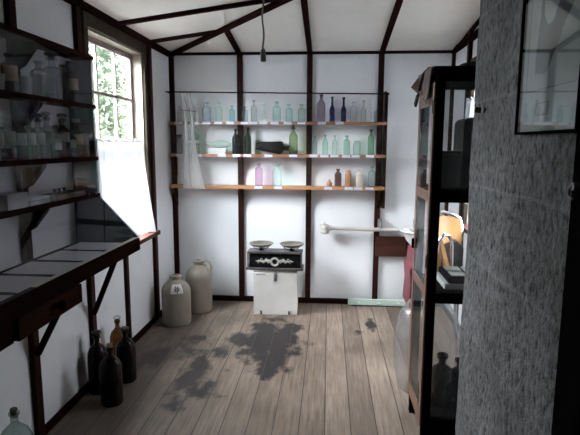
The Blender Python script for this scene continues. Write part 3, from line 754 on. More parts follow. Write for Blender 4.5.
bm = BM(); tube(bm, [(-1.28, 4.355, 1.752), (-1.22, 4.352, 1.742), (-1.145, 4.357, 1.738)], 0.004, 8)
obj('tie_cord', rel(bm, RX, 4.392, 1.068), 'cord', sheet, smooth=True)
fold([(-1.17, 1.487), (-1.17, 1.467)], [.16, .16], 'crease_band')

# ------------------------------------------------------------------ left wall display shelves
YE = 2.73
XSF = -1.29
unit = thing('wall_display_shelf', 'dark wooden wall shelves behind a clear acrylic front on the left wall', 'shelf', (XL + 0.03, 1.2, 1.17))
def relu(bm): return rel(bm, XL + 0.03, 1.2, 1.17)
Y0S = -0.5
XB = XL + 0.029
for z, nm in ((1.925, 'top_board'), (1.668, 'shelf'), (1.388, 'shelf'), (1.185, 'shelf')):
    obj(nm, relu(box(BM(), XB, XSF - 0.0005, Y0S, YE + (0.01 if nm == 'top_board' else 0), z - 0.018, z, 0.001)), 'shelf_dark', unit)
bm = BM(); prism(bm, [(XL + 0.002, 0.87), (XL + 0.002, 1.905), (XSF - 0.004, 1.905), (XSF - 0.004, 1.18), (-1.068, 0.936), (-1.068, 0.87)], 'y', YE + 0.001, YE + 0.012)
obj('end_panel', relu(bm), 'end_panel', unit)
bm = BM(); box(bm, XSF + 0.001, XSF + 0.004, Y0S, YE + 0.012, 1.172, 1.912)
for z, nm in ((1.925, 'front_edge'), (1.668, 'front_edge'), (1.388, 'front_edge'), (1.185, 'front_edge')):
    obj(nm, relu(box(BM(), XSF + 0.0052, XSF + 0.013, Y0S, YE + 0.010, z - 0.020, z + .001, 0.001)), 'shelf_dark', unit)
ac = obj('acrylic_front', relu(bm), 'acrylic', unit)
bm = BM(); prism(bm, [(XSF + 0.005, 1.172), (XSF + 0.0085, 1.172), (-1.060, 0.940), (-1.0635, 0.940)], 'y', Y0S, YE + 0.012)
obj('sloping_acrylic_cover', relu(bm), 'acrylic', unit)
bm = BM(); box(bm, XSF + 0.001, XSF + 0.0055, YE + 0.0125, YE + 0.0150, 1.172, 1.905)
prism(bm, [(XSF + 0.004, 1.176), (XSF + 0.0095, 1.170), (-1.058, 0.940), (-1.064, 0.940)], 'y', YE + 0.0125, YE + 0.0150)
obj('polished_edge', relu(bm), 'edge', unit)
for y in (0.47, 1.05, 1.65, 2.24):
    for z in (1.906, 1.649, 1.369, 1.166):
        bm = BM(); prism(bm, [(XB, z), (XSF - 0.012, z), (XSF - 0.014, z - .016), (XB + 0.03, z - .10), (XB, z - .115)], 'y', y - .02, y + .02)
        obj('bracket', relu(bm), 'shelf_dark', unit)
for y, z in ((2.585, 1.384), (2.70, 1.190), (2.62, 1.19)):
    bm = BM(); lathe(bm, [(0, 0), (.007, 0), (.007, .004), (0, .006)], 12)
    bmesh.ops.rotate(bm, verts=bm.verts, matrix=Matrix.Rotation(PI / 2, 3, 'Y')); bmesh.ops.translate(bm, verts=bm.verts, vec=(XSF + 0.0045, y, z))
    obj('screw_cap', relu(bm), 'brass_pan', unit, smooth=True)

# bottles behind the acrylic; label faces the room (+x)
XBT = -1.352
GA, GB = 'bottles and jars on the upper display shelf', 'labelled pharmacy bottles on the middle display shelf'
ZA = 1.6685
def lb(m, a, b, hw=0.9): return (m, a, b, hw, -0.75)
bottle('ceramic_jar', 'small white ceramic jar half out of frame at the left of the upper display shelf', XBT, 2.02, ZA, .030, .072, 'tumbler', 'ceramic')
bottle('glass_bottle', 'dark bottle with a tan label at the left of the upper display shelf', XBT, 2.105, ZA, .034, .167, 'medicine', 'amber', GA, lab=lb('label_tan', .30, .68))
bottle('ceramic_jar', 'squat white ceramic jar beside the tan labelled bottle on the upper display shelf', XBT, 2.205, ZA, .036, .083, 'tumbler', 'ceramic')
bottle('glass_bottle', 'clear square bottle on the upper display shelf, left of the stoppered one', XBT, 2.325, ZA, .032, .170, 'medicine', 'grey', GA, sq=4, flat=1, lab=lb('label_white', .62, .72))
bottle('glass_bottle', 'tallest clear bottle with dark stopper on the upper display shelf', XBT, 2.445, ZA, .046, .205, 'medicine', 'clear', GA, stopper=('stopper', 'cap_dark'))
bottle('glass_bottle', 'clear long necked bottle right of the tall stoppered one on the upper display shelf', XBT, 2.540, ZA, .033, .185, 'tall', 'grey', GA)
bottle('glass_bottle', 'clear bottle with a brown label near the right end of the upper display shelf', XBT, 2.622, ZA, .036, .200, 'medicine', 'clear', GA, sq=4, lab=lb('label_tan', .33, .62))
bottle('glass_bottle', 'narrow clear bottle at the right end of the upper display shelf', XBT, 2.694, ZA, .024, .170, 'slender', 'clear', GA)
ZBm = 1.3885
rowB = [(1.985, .032, .180, 'clear', 'label_white', None, 'clear bottle with white label at the left edge of the middle display shelf', None),
 (2.060, .034, .184, 'clear', 'label_white', None, 'labelled bottle holding red liquid on the middle display shelf', ('red', .28)),
 (2.140, .033, .176, 'grey', 'label_white', None, 'grey glass bottle right of the red liquid bottle', None),
 (2.215, .031, .180, 'green', 'label_white', None, 'green tinted labelled bottle, third from the red liquid bottle', None),
 (2.290, .032, .184, 'grey', 'label_white', ('stopper', 'cap_dark'), 'grey labelled bottle with a dark stopper, middle of the middle display shelf', None),
 (2.365, .033, .196, 'clear', 'label_white', ('stopper', 'ceramic'), 'tall clear labelled bottle with a pale stopper on the middle display shelf', None),
 (2.440, .027, .160, 'olive', 'label_white', None, 'short olive bottle with a long white label', None),
 (2.508, .034, .195, 'dark_glass', 'label_white', ('stopper', 'cap_dark'), 'near black bottle with a square white label on the middle display shelf', None),
 (2.580, .032, .140, 'navy', 'label_white', None, 'short navy bottle with a white label on the middle display shelf', None),
 (2.652, .034, .184, 'amber', 'label_tan', ('lid', 'cap_grey'), 'brown bottle with a faded tan label near the right end of the middle display shelf', None)]
for y, r, h, mt, lm, stp, lab_, fl in rowB:
    if mt == 'dark_glass': lbz = lb(lm, .40, .66, .8)
    elif 'olive' in lab_: lbz = lb(lm, .25, .62, .9)
    else: lbz = lb(lm, .36, .66, .8)
    bottle('pharmacy_bottle', lab_, XBT, y, ZBm, r, h, 'medicine', mt, GB, stopper=stp, lab=lbz, fill=fl)
o = obj('pill_box', box(BM(), -.030, .030, -.014, .014, 0, .125, .001), 'ceramic', loc=(XBT + .004, 2.708, ZBm)); tag(o, 'upright pale narrow box at the right end of the middle display shelf', 'box')
# lower display shelf: instruments
ZC = 1.1855
o = thing('wooden_tray', 'worn brown wooden tray on the lowest display shelf', 'tray', (XBT, 2.47, ZC))
obj('tray_bed', box(BM(), -.048, .048, -.15, .15, 0, .010, .002), 'wood_brown', o)
for a, b_ in ((-.15, -.143), (.143, .15)): obj('tray_rim', box(BM(), -.048, .048, a, b_, .0105, .028, .001), 'wood_brown', o)
for a, b_ in ((-.048, -.041), (.041, .048)): obj('tray_rim', box(BM(), a, b_, -.142, .142, .0105, .028, .001), 'wood_brown', o)
for k, (y, lbl) in enumerate(((2.40, 'small dark weight in the brown tray, nearest the left'), (2.445, 'small dark weight in the brown tray, middle one'), (2.49, 'small dark weight in the brown tray, right one'))):
    o = obj('brass_weight', lathe(BM(), [(0, 0), (.014, 0), (.015, .004), (.015, .02), (.006, .024), (.006, .030), (.010, .034), (.008, .04), (0, .041)], 14), 'rust', smooth=True, loc=(XBT, y, ZC + .011)); tag(o, lbl, 'weight', 'weights in the brown tray')
o = thing('display_box', 'pale flat box at the left of the lowest display shelf', 'box', (XBT, 2.03, ZC)); obj('box_base', box(BM(), -.045, .045, -.07, .07, 0, .05, .002), 'ceramic', o); obj('lid', box(BM(), -.048, .048, -.073, .073, .0505, .065, .002), 'ceramic', o)
o = thing('instrument_case', 'bluish grey flat case on the lowest display shelf', 'case', (XBT, 2.20, ZC)); obj('case_base', box(BM(), -.045, .045, -.08, .08, 0, .022, .003), 'steel', o); obj('lid', box(BM(), -.045, .045, -.08, .08, .0225, .034, .003), 'badge', o)
bottle('glass_jar', 'small teal jar at the right end of the lowest display shelf', XBT, 2.68, ZC, .030, .095, 'jar', 'turquoise')

# ------------------------------------------------------------------ display counter under the shelves
XT = -1.055
ct = thing('display_counter', 'long dark wooden wall counter with a drawer under the acrylic cover', 'counter', (-1.24, 1.2, 0.85))
def relc(bm): return rel(bm, -1.24, 1.2, 0.85)
obj('counter_top', relc(box(BM(), XL + 0.029, XT - 0.039, Y0S, YE, 0.895, 0.915)), 'bench', ct)
bm = BM(); box(bm, XT - 0.038, XT, Y0S, YE, 0.868, 0.936, 0.002); obj('front_rail', relc(bm), 'counter', ct)
bm = BM(); box(bm, XL + 0.029, XT - 0.039, YE - 0.02, YE, 0.855, 0.894); obj('end_rail', relc(bm), 'counter', ct)
bm = BM(); box(bm, XT - 0.012, XT - 0.001, Y0S, 1.56, 0.79, 0.867); obj('lower_rail', relc(bm), 'counter', ct)
bm = BM(); n = 70
for i in range(n):
    y0 = 1.73 + i * 0.0143
    box(bm, XT - 0.036, XT - 0.012, y0, y0 + 0.0118, 0.9365, 0.9375)
obj('edge_tape', relc(bm), 'tape', ct)
d = obj('drawer', relc(box(BM(), XT - 0.20, XT + 0.004, 1.585, 2.035, 0.785, 0.866, 0.003)), 'drawer', ct)
bm = BM(); lathe(bm, [(0, 0), (.010, 0), (.010, .012), (.020, .020), (.022, .030), (.014, .038), (0, .040)], 18)
bmesh.ops.rotate(bm, verts=bm.verts, matrix=Matrix.Rotation(PI / 2, 3, 'Y')); bmesh.ops.translate(bm, verts=bm.verts, vec=(XT + .0045, 1.822, .838))
obj('knob', relc(bm), 'black', d, smooth=True)
for y in (2.835, 2.235, 1.65, 1.05, 0.47):
    bm = BM(); ye = min(y, YE - .035)

    beam(bm, (XL + 0.034, y, 0.445), (-1.165, ye, 0.870), 0.026, 0.022, (0, 1, 0))
    obj('bracket_strut', relc(bm), 'counter', ct)
# grey papers laid flat on the counter
PL = ['farthest', 'second', 'third', 'fourth', 'fifth', 'sixth']
yy = 2.665
for k in range(5):
    ln = (0.19, 0.205, 0.215, 0.22, 0.22)[k]
    bm = BM(); w = 0.128
    nn = 12; gr = []
    for i in range(nn + 1):
        gr.append([bm.verts.new((-w + 2 * w * j / nn, -ln / 2 + ln * i / nn, 0.0016 + 0.0014 * noise.noise(Vector((i * .5 + k * 7, j * .5, 0))))) for j in range(nn + 1)])
    for i in range(nn):
        for j in range(nn): bm.faces.new((gr[i][j], gr[i][j + 1], gr[i + 1][j + 1], gr[i + 1][j]))
    o = obj('paper_sheet', bm, 'paper', loc=(-1.240 + 0.004 * (k % 2), yy - ln / 2, 0.9155))
    md = o.modifiers.new('thickness', 'SOLIDIFY'); md.thickness = 0.0006; md.offset = 1
    o.rotation_euler = (0, 0, 0.02 * (-1) ** k)
    tag(o, '%s grey paper from the window end, lying flat on the dark counter' % ('first' if k == 0 else PL[k]), 'paper', 'grey papers laid along the counter')
    yy -= ln + 0.038

# ------------------------------------------------------------------ kitchen scale on the white box
BXO = (-0.445, 4.34, 0.0)
wb = thing('white_box', 'chipped white wooden box with a hasp under the shop scale', 'box', (-0.446, 4.330, 0.0), rz=math.radians(2.0))
obj('carcass', box(BM(), -.187, .187, -.135, .135, 0.0, .375, .004), 'white_box', wb)
obj('lid', box(BM(), -.190, .190, -.140, .138, .377, .394, .003), 'white_box', wb)
obj('front_plank', box(BM(), -.187, .187, -.150, -.1355, 0.0, .374, .003), 'white_box', wb)
h_ = obj('hasp', box(BM(), -.013, .013, -.156, -.1505, .300, .392, .002), 'steel', wb)
obj('staple', tube(BM(), arc((0, -.158, .318), .008, 0, 2 * PI, 12, 'xz')[:-1], .002, 6, closed=True), 'rust', h_)
for sx_ in (-.125, .115):
    bm = BM(); box(bm, sx_ - .004, sx_ + .010, -.153, -.1505, .004, .035); beam(bm, (sx_ + .012, -.152, .006), (sx_ + .012 + (.014 if sx_ > 0 else -.016), -.152, .042), .003, .009, (0, 1, 0))
    obj('hinge', bm, 'rust', wb)
bm = BM(); box(bm, -.165, -.085, -.1515, -.1502, .352, .357); obj('slot', bm, 'mark', wb)
sc = thing('shop_scale', 'antique black counter scale with two shallow brass pans on the white box', 'scale', (-0.448, 4.315, 0.395), rz=0.0)
obj('base_plate', box(BM(), -.246, .246, -.145, .035, 0.0, .016, .004), 'iron_top', sc)
obj('housing', box(BM(), -.222, .222, -.115, .018, .0165, .140, .006), 'iron', sc)
obj('top_plate', box(BM(), -.236, .236, -.132, .025, .1405, .158, .004), 'iron_top', sc)
for s in (-1, 1):
    obj('corner_post', box(BM(), s * .229 - .006, s * .229 + .006, -.130, -.1155, .0165, .140, .003), 'iron_top', sc)
bm = BM(); lathe(bm, [(.022, 0), (.036, 0), (.040, .006), (.036, .012), (.026, .010), (.022, .004), (.022, 0)], 26)
bmesh.ops.rotate(bm, verts=bm.verts, matrix=Matrix.Rotation(PI / 2, 3, 'X')); bmesh.ops.translate(bm, verts=bm.verts, vec=(0, -.116, .070))
obj('dial_ring', bm, 'silver', sc, smooth=True)
for s in (-1, 1):
    bm = BM()
    for k in range(5):
        cx = s * (.052 + .021 * k); rr_ = .017 - .0022 * k
        bmesh.ops.create_uvsphere(bm, u_segments=10, v_segments=6, radius=1, matrix=Matrix.Translation((cx, -.117, .074 + .004 * math.sin(k * 2))) @ Matrix.Diagonal((rr_ * 1.1, .004, rr_ * .9, 1)))
        tube(bm, arc((cx, -.118, .074 + (.012 if k % 2 else -.010)), .009, 0, PI * 1.5, 8), .0022, 5)
    tube(bm, [(s * .14, -.118, .074), (s * .165, -.118, .073)], [.005, .001], 6)
    obj('scroll_relief', bm, 'silver', sc, smooth=True)
for s, px_ in ((-1, -.122), (1, .142)):
    bm = BM(); lathe(bm, [(0, .1585), (.020, .1585), (.016, .164), (.006, .170), (.006, .184), (.012, .186), (0, .186)], 14, c=(px_, -.055, 0))
    for a in range(4):
        an = a * PI / 2 + .4
        tube(bm, [(px_, -.055, .170), (px_ + .04 * math.cos(an), -.055 + .04 * math.sin(an), .170), (px_ + .062 * math.cos(an), -.055 + .062 * math.sin(an), .178), (px_ + .070 * math.cos(an), -.055 + .070 * math.sin(an), .190)], .0035, 6)
    obj('pan_support', bm, 'iron', sc, smooth=True)
    bm = BM(); lathe(bm, [(0, .1865), (.050, .187), (.082, .197), (.100, .212), (.106, .218), (.104, .221), (.096, .216), (.078, .202), (.048, .191), (0, .190)], 32, c=(px_, -.055, 0))
    obj('pan', bm, 'brass_pan', sc, smooth=True)

# ------------------------------------------------------------------ stoneware jugs
def jug(label, x, y, r, h, handle_dir, badge):
    root = thing('stoneware_jug', label, 'jug', (x, y, 0), group=None)
    nk = r * .30
    p = [(0, 0), (r * .93, 0), (r * .98, .01), (r, .03), (r, h * .66), (r * .98, h * .705), (r * .93, h * .75), (r * .82, h * .80), (r * .64, h * .85), (r * .44, h * .89), (nk * 1.08, h * .915), (nk * 1.05, h * .945), (nk * 1.3, h * .952), (nk * 1.32, h * .985), (nk * 1.1, h), (nk * .7, h), (nk * .6, h * .93), (0, h * .93)]
    obj('jug_body', lathe(BM(), p, 36), 'stoneware', root, smooth=True)
    a = handle_dir
    def q(rr_, z): return (rr_ * math.cos(a), rr_ * math.sin(a), z)
    k_ = -.07 if badge else 0
    pts = [q(nk * 1.0, h * .945), q(nk * 1.6, h * (.99 + k_)), q(r * .66, h * (1.0 + k_)), q(r * .86, h * (.96 + k_)), q(r * .95, h * .88), q(r * .88, h * .775)]
    obj('handle', tube(BM(), pts, [.012, .011, .010, .011, .012, .014], 10), 'stoneware', root, smooth=True)
    if badge:
        def patch(nm, a0, hw, z0, z1, mat, off):
            bm = BM(); nn = 10; rows = []
            def rad(z):
                for (ra, za), (rb, zb_) in zip(p, p[1:]):
                    if za <= z <= zb_ and zb_ > za: return ra + (rb - ra) * (z - za) / (zb_ - za)
                return r
            for j in range(nn + 1):
                z = z0 + (z1 - z0) * j / nn; row = []
                for i in range(nn + 1):
                    aa = a0 - hw + 2 * hw * i / nn; R0 = rad(z) + off
                    row.append(bm.verts.new((R0 * math.cos(aa), R0 * math.sin(aa), z)))
                rows.append(row)
            for j in range(nn):
                for i in range(nn): bm.faces.new((rows[j][i], rows[j][i + 1], rows[j + 1][i + 1], rows[j + 1][i]))
            oo = obj(nm, bm, mat, root, smooth=True); md = oo.modifiers.new('t', 'SOLIDIFY'); md.thickness = .0008
            return oo
        patch('glaze_patch', -1.22, .44, h * .68, h * .85, 'badge', .0014)
        for k in range(7):
            ang = k * PI * 2 / 7 + .3; L = .016 + .006 * (k % 3)
            pts = []
            for q_ in range(5):
                dl = .004 + L * q_ / 4
                z = h * .765 + dl * math.sin(ang) * .9; aa = -1.20 + dl * math.cos(ang) / r * 1.3
                for (ra, za), (rb, zb_) in zip(p, p[1:]):
                    if za <= z <= zb_ and zb_ > za: R0 = ra + (rb - ra) * (z - za) / (zb_ - za); break
                pts.append(((R0 + .001) * math.cos(aa), (R0 + .001) * math.sin(aa), z))
            obj('maker_mark', tube(BM(), pts, [.002, .005, .006, .0045, .002], 6), 'mark', root, smooth=True)
jug('stoneware jug with a marked pale badge on its shoulder, the nearer of two', -1.228, 3.918, .118, .405, PI * .55, True)
jug('taller stoneware jug with a handle at its right, behind the badged one', -1.125, 4.245, .115, .455, -.1, False)

# ------------------------------------------------------------------ floor bottles at the left wall
GW = 'large dark bottles on the floor under the counter'
bottle('winchester_bottle', 'largest near black bottle on the floor, nearest of the dark group', -1.208, 2.61, 0, .062, .335, 'winchester', 'dark_glass', GW, stopper=('cork', 'cork'), seg=32)
bottle('winchester_bottle', 'near black bottle standing closest to the left wall in front of the stud', -1.342, 2.735, 0, .057, .352, 'winchester', 'dark_glass', GW, stopper=('stopper', 'cap_dark'), seg=32)
bottle('winchester_bottle', 'dark bottle at the right rear of the floor group', -1.235, 2.89, 0, .060, .325, 'winchester', 'dark_glass', GW, stopper=('lid', 'cap_dark'), seg=32)
bottle('winchester_bottle', 'brown glass bottle with a clear glass stopper behind the dark ones', -1.335, 3.01, 0, .050, .345, 'winchester', 'amber', GW, stopper=('stopper', 'clear'), seg=32)
bottle('demijohn_bottle', 'pale aqua glass bottle with a dark stopper at the bottom left corner', -1.332, 1.93, 0, .072, .318, 'demijohn', 'demijohn', stopper=('cork', 'cap_dark'), seg=36)

# ------------------------------------------------------------------ back wall: pole, board, basin, peg rail
pr = thing('wall_pipe', 'worn white pole with a knobbly end fixed level across the back wall', 'pipe', (0.30, 4.46, 0.72))
def relp(bm): return rel(bm, 0.30, 4.46, 0.72)
bm = BM(); tube(bm, [(0.0, 4.46, .722), (.35, 4.462, .715), (.76, 4.464, .712)], .0165, 14); obj('pipe_run', relp(bm), 'pipe', pr, smooth=True)
bm = BM()
lathe(bm, [(0, -.045), (.030, -.040), (.042, -.02), (.036, .0), (.044, .02), (.034, .042), (0, .048)], 14, c=(-.025, 4.46, .71))
tube(bm, [(-.03, 4.46, .722), (.035, 4.46, .722)], [.030, .022], 12)
bmesh.ops.create_uvsphere(bm, u_segments=12, v_segments=8, radius=.026, matrix=Matrix.Translation((-.045, 4.455, .755)))
obj('end_knob', relp(bm), 'pipe', pr, smooth=True)
bm = BM(); box(bm, .445, .475, 4.478, YB - .028, .70, .80, .003); tube(bm, [(.46, 4.47, .70), (.46, 4.44, .735), (.46, 4.47, .775)], .005, 8)
obj('wall_clip', relp(bm), 'steel', pr)
o = obj('mounting_board', box(BM(), -.165, .20, -.012, .012, -.09, .09, .003), 'board', loc=(.597, YB - .0415, .553)); tag(o, 'dark brown plank mounted on the back wall below the white pole', 'board')
bm = BM(); box(bm, .105, .118, -.017, -.0125, -.085, .085); obj('plank_batten', bm, 'timber_h', o)
bs = thing('wash_basin', 'white enamel basin against the back wall beyond the cabinet', 'basin', (.790, 4.33, .585))
bm = BM(); lathe(bm, [(0, 0), (.05, 0), (.075, .01), (.12, .07), (.145, .125), (.160, .140), (.178, .146), (.178, .152), (.160, .152), (.138, .132), (.11, .072), (.07, .018), (0, .012)], 36)
obj('bowl', bm, 'enamel', bs, smooth=True)
bm = BM(); lathe(bm, [(0, -.585), (.10, -.585), (.10, -.575), (.022, -.56), (.018, -.30), (.022, -.05), (.045, -.002), (0, -.002)], 20); obj('stand', bm, 'enamel', bs, smooth=True)
bm = BM(); tube(bm, [(-.03, .15, .12), (-.03, .15, .22), (-.03, .10, .235), (-.03, .07, .21)], .010, 10); obj('tap', bm, 'chrome', bs, smooth=True)
pg = thing('peg_rail', 'mint green peg rail resting on the floor at the back wall', 'rail', (.53, 4.505, .0))
obj('rail_board', box(BM(), -.335, .33, -.010, .010, .006, .062, .003), 'mint', pg)
for x in (-.24, -.06, .12, .28):
    bm = BM(); tube(bm, [(x, -.0105, .038), (x + .004, -.035, .034), (x + .010, -.055, .040)], [.007, .006, .008], 10); obj('peg', bm, 'mint', pg, smooth=True)
o = obj('rail_shim', box(BM(), -.30, .30, -.02, .012, 0, .0055), 'timber_h', pg)

# ------------------------------------------------------------------ glass display cabinet at right
CX0, CX1, CY0, CY1 = .464, 1.035, 2.30, 2.68
cb = thing('display_cabinet', 'tall black wood display cabinet with glass sides at the right', 'cabinet', ((CX0 + CX1) / 2, (CY0 + CY1) / 2, 0))
def relk(bm): return rel(bm, (CX0 + CX1) / 2, (CY0 + CY1) / 2, 0)
pw = .038
for x in (CX0, CX1 - pw):
    for y in (CY0, CY1 - pw):
        obj('corner_post', relk(box(BM(), x, x + pw, y, y + pw, 0, 1.736, .002)), 'black', cb)
obj('crown', relk(box(BM(), CX0 - .014, CX1 + .01, CY0 - .010, CY1 + .012, 1.768, 1.80, .006)), 'black', cb)
obj('top_rail', relk(box(BM(), CX0, CX1, CY0, CY1, 1.737, 1.7675, .002)), 'black', cb)
obj('plinth', relk(box(BM(), CX0 + pw, CX1 - pw, CY0 + .004, CY1 - .004, 0.04, .16, .002)), 'black', cb)
for z0, z1 in ((1.205, 1.262), (.735, .782)):
    s_ = obj('shelf', relk(box(BM(), CX0 + .032, CX1 - .002, CY0 + pw + .001, CY1 - .008, z1 - .018, z1)), 'black', cb)
    obj('cross_rail', relk(box(BM(), CX0 + pw, CX1 - pw, CY0, CY0 + pw, z0, z1, .002)), 'black', cb)
    obj('cross_rail', relk(box(BM(), CX0 + pw, CX1 - pw, CY1 - .030, CY1 - .008, z1 - .05, z1 - .019)), 'black', cb)
for z0, z1 in ((.161, .734), (.783, 1.204), (1.263, 1.735)):
    obj('glass_pane', relk(box(BM(), CX0 + pw, CX1 - pw, CY0 + .018, CY0 + .021, z0, z1)), 'cab_glass', cb)
obj('glass_pane', relk(box(BM(), CX0 + pw, CX1 - pw, CY1 - .006, CY1 - .003, .161, 1.735)), 'cab_glass', cb)
# door on the room side: reddish brown frame, three panes
dy0, dy1 = CY0 + .004, CY1 - .002
dx0, dx1 = CX0 - .010, CX0 - .001
dr_ = obj('door', relk((lambda bm: (box(bm, dx0, dx1, dy0, dy0 + .036, .12, 1.734, .002), box(bm, dx0, dx1, dy1 - .045, dy1, .12, 1.734, .002),
        [box(bm, dx0 + .001, dx1 - .001, dy0 + .042, dy1 - .045, a, b_, .001) for a, b_ in ((.12, .19), (.76, .805), (1.205, 1.25), (1.64, 1.734))], bm)[-1])(BM())), 'copper', cb)
obj('glass_pane', relk(box(BM(), CX0 - .009, CX0 - .006, dy0 + .042, dy1 - .045, .191, 1.639)), 'cab_glass', dr_)
obj('door_inner_stile', relk(box(BM(), CX0 + .001, CX0 + .030, dy1 - .046, CY1 - pw - .001, .162, 1.735)), 'black', cb)
for z in (.90, 1.60):
    obj('hinge', relk(box(BM(), dx0 - .003, dx0 - .0005, dy0 + .004, dy0 + .014, z, z + .06, .001)), 'iron', dr_)
obj('latch', relk(box(BM(), dx0 - .012, dx0 - .0005, dy1 - .030, dy1 - .016, .925, .975, .002)), 'iron', dr_)

# brown paper wrapper and strap slung over the cabinet's corner
bw = thing('paper_wrapper', 'creased brown paper flap hanging from the cabinet top over its left side', 'wrapper', (CX0 - .004, 2.50, 1.804))
bm = BM(); outline = []
nu, nv = 14, 12; gr = []
for j in range(nv + 1):
    t = j / nv; row = []
    for i in range(nu + 1):
        u = i / nu; y = -.15 + .28 * u
        L = .145 - .03 * abs(u - .25) * 2 + .02 * math.sin(u * 9)
        if u > .72: L -= (u - .72) * .25
        s = t * (L + .10)
        if s < .10: x, z = .085 - s * 1.0, .0025
        else:
            x = -.016 - (s - .10) * (.05 + .42 * max(0, u - .5) * 2 * max(0, .8 - t) ); z = .004 - (s - .10)
        x += .004 * math.sin(u * 21 + t * 3); 
        row.append(bm.verts.new((x, y, z)))
    gr.append(row)
for j in range(nv):
    for i in range(nu): bm.faces.new((gr[j][i], gr[j][i + 1], gr[j + 1][i + 1], gr[j + 1][i]))
o = obj('paper_flap', bm, 'brown_paper', bw, smooth=True); md = o.modifiers.new('t', 'SOLIDIFY'); md.thickness = .002
# corner that sticks out
bm = BM(); prism(bm, [(-.020, .06), (-.028, .235), (-.072, .20), (-.075, .16)], 'z', -.078, -.075)
bm2 = BM()
A = [(-.018, -.02, -.005), (-.020, .135, -.008), (-.062, .10, -.062), (-.028, .03, -.11), (-.024, -.05, -.115)]
vs = [bm2.verts.new(p) for p in A]; bm2.faces.new(vs); bm.free()
o = obj('stiff_corner', bm2, 'brown_paper', bw); md = o.modifiers.new('t', 'SOLIDIFY'); md.thickness = .002
st = obj('strap', tube(BM(), [(.12, -.04, .010), (.06, -.03, .014), (.0, -.02, .012), (-.020, -.01, -.008), (-.030, .0, -.05), (-.034, .02, -.09), (-.036, .05, -.12)], .0065, 8), 'leather_black', bw, smooth=True)
obj('strap_end', beam(BM(), (-.037, .04, -.112), (-.040, .08, -.150), .010, .026), 'leather_black', bw)
ob = obj('leather_bag', lathe(BM(), [(0, 0), (.10, 0), (.135, .012), (.13, .03), (.07, .042), (.02, .046), (0, .046)], 20, sqx=1.2, power=3), 'leather_black', smooth=True, loc=(.76, 2.50, 1.803))
tag(ob, 'flattened black leather bag lying on top of the cabinet', 'bag')

# inside the cabinet
ZS1 = 1.2625
tw = thing('leather_case', 'tall dark leather instrument case with rounded top on the upper cabinet shelf', 'case', (.755, 2.515, ZS1))
bm = BM(); w, hh, rr_ = .135, .325, .03
pts = [(-w, 0), (w, 0)] + [(w - rr_ + rr_ * math.cos(a), hh - rr_ + rr_ * math.sin(a)) for a in [PI / 2 * k / 6 for k in range(7)]] + [(-w + rr_ + rr_ * math.cos(a), hh - rr_ + rr_ * math.sin(a)) for a in [PI / 2 + PI / 2 * k / 6 for k in range(7)]]
prism(bm, pts, 'y', -.09, .09); obj('case_shell', bm, 'leather_black', tw, smooth=True)
bm = BM(); tube(bm, [(-.06, 0, hh + .001), (-.05, 0, hh + .022), (.05, 0, hh + .022), (.06, 0, hh + .001)], .007, 8); obj('carry_handle', bm, 'leather_black', tw, smooth=True)
bm = BM(); box(bm, -.1, .1, -.0945, -.0905, .03, .27, .002); obj('front_panel', bm, 'grey_cloth', tw)
gb = thing('metal_tin', 'dull grey box at the left of the upper cabinet shelf', 'box', (.560, 2.50, ZS1))
obj('tin_body', box(BM(), -.050, .050, -.07, .07, 0, .155, .004), 'grey_cloth', gb); obj('lid', box(BM(), -.052, .052, -.072, .072, .1555, .172, .004), 'grey_cloth', gb)
ZS2 = .7825
wt = obj('white_tray', box(BM(), -.20, .20, -.12, .12, 0, .028, .006), 'enamel', loc=(.755, 2.49, ZS2)); tag(wt, 'flat white enamel tray on the lower cabinet shelf', 'tray')
ty = thing('compartment_tray', 'black divided tray of small tiles lying on the white enamel tray', 'tray', (.76, 2.49, ZS2 + .0285))
obj('tray_frame', box(BM(), -.185, .185, -.115, .115, 0, .030, .004), 'iron', ty)
for i in range(4):
    for j in range(2):
        obj('compartment', box(BM(), -.168 + i * .086, -.095 + i * .086, -.10 + j * .105, -.015 + j * .105, .0305, .036, .002), 'tray', ty)
ZS0 = .1605
bottle('glass_bottle', 'small dark bottle on the cabinet floor, left of the two', .585, 2.46, ZS0, .050, .265, 'medicine', 'dark_glass', 'dark bottles on the cabinet floor')
bottle('glass_bottle', 'small dark bottle on the cabinet floor, right of the two', .680, 2.50, ZS0, .042, .225, 'medicine', 'dark_glass', 'dark bottles on the cabinet floor')

# ------------------------------------------------------------------ glass balloon behind the cabinet
gbn = thing('glass_carboy', 'big clear glass balloon on the floor behind the cabinet', 'carboy', (.600, 2.925, 0))
bm = BM(); R1 = .195
pf = [(0, 0), (.12, 0), (.16, .02), (.190, .12), (.195, .26), (.190, .35), (.165, .44), (.12, .505), (.07, .54), (.032, .555), (.030, .60), (.038, .603), (.038, .618), (.024, .618), (.022, .56), (0, .55)]
pf = [(a, b * 1.07) for a, b in pf]; lathe(bm, pf, 48); obj('balloon_glass', bm, 'balloon', gbn, smooth=True)

# ------------------------------------------------------------------ chair behind the cabinet
ch = thing('treatment_chair', 'chrome framed chair with tan leather back and red seat, seen through the cabinet', 'chair', (.780, 3.53, 0))
def ctube(nm, pts, r=.013): return obj(nm, tube(BM(), pts, r, 10), 'chrome', ch, smooth=True)
bm = BM(); box(bm, -.16, .17, -.16, .16, .42, .50, .025); obj('seat', bm, 'red', ch, smooth=True)
bm = BM(); vsb = []
for z, y0, xl, xr in ((.52, .10, .0, .175), (.72, .13, .0, .18), (.91, .17, .005, .180), (.958, .19, .02, .168)):
    for y_ in (y0, y0 + .035):
        vsb.append([bm.verts.new((xl + (xr - xl) * k / 6, y_ + .01 * math.cos(k - 3), z - .03 * (k / 6 if z > .9 else 0))) for k in range(7)])
F_ = vsb[0::2]; B_ = vsb[1::2]
for S in (F_, B_):
    for A, B in zip(S, S[1:]):
        for k in range(6): bm.faces.new((A[k], A[k + 1], B[k + 1], B[k]))
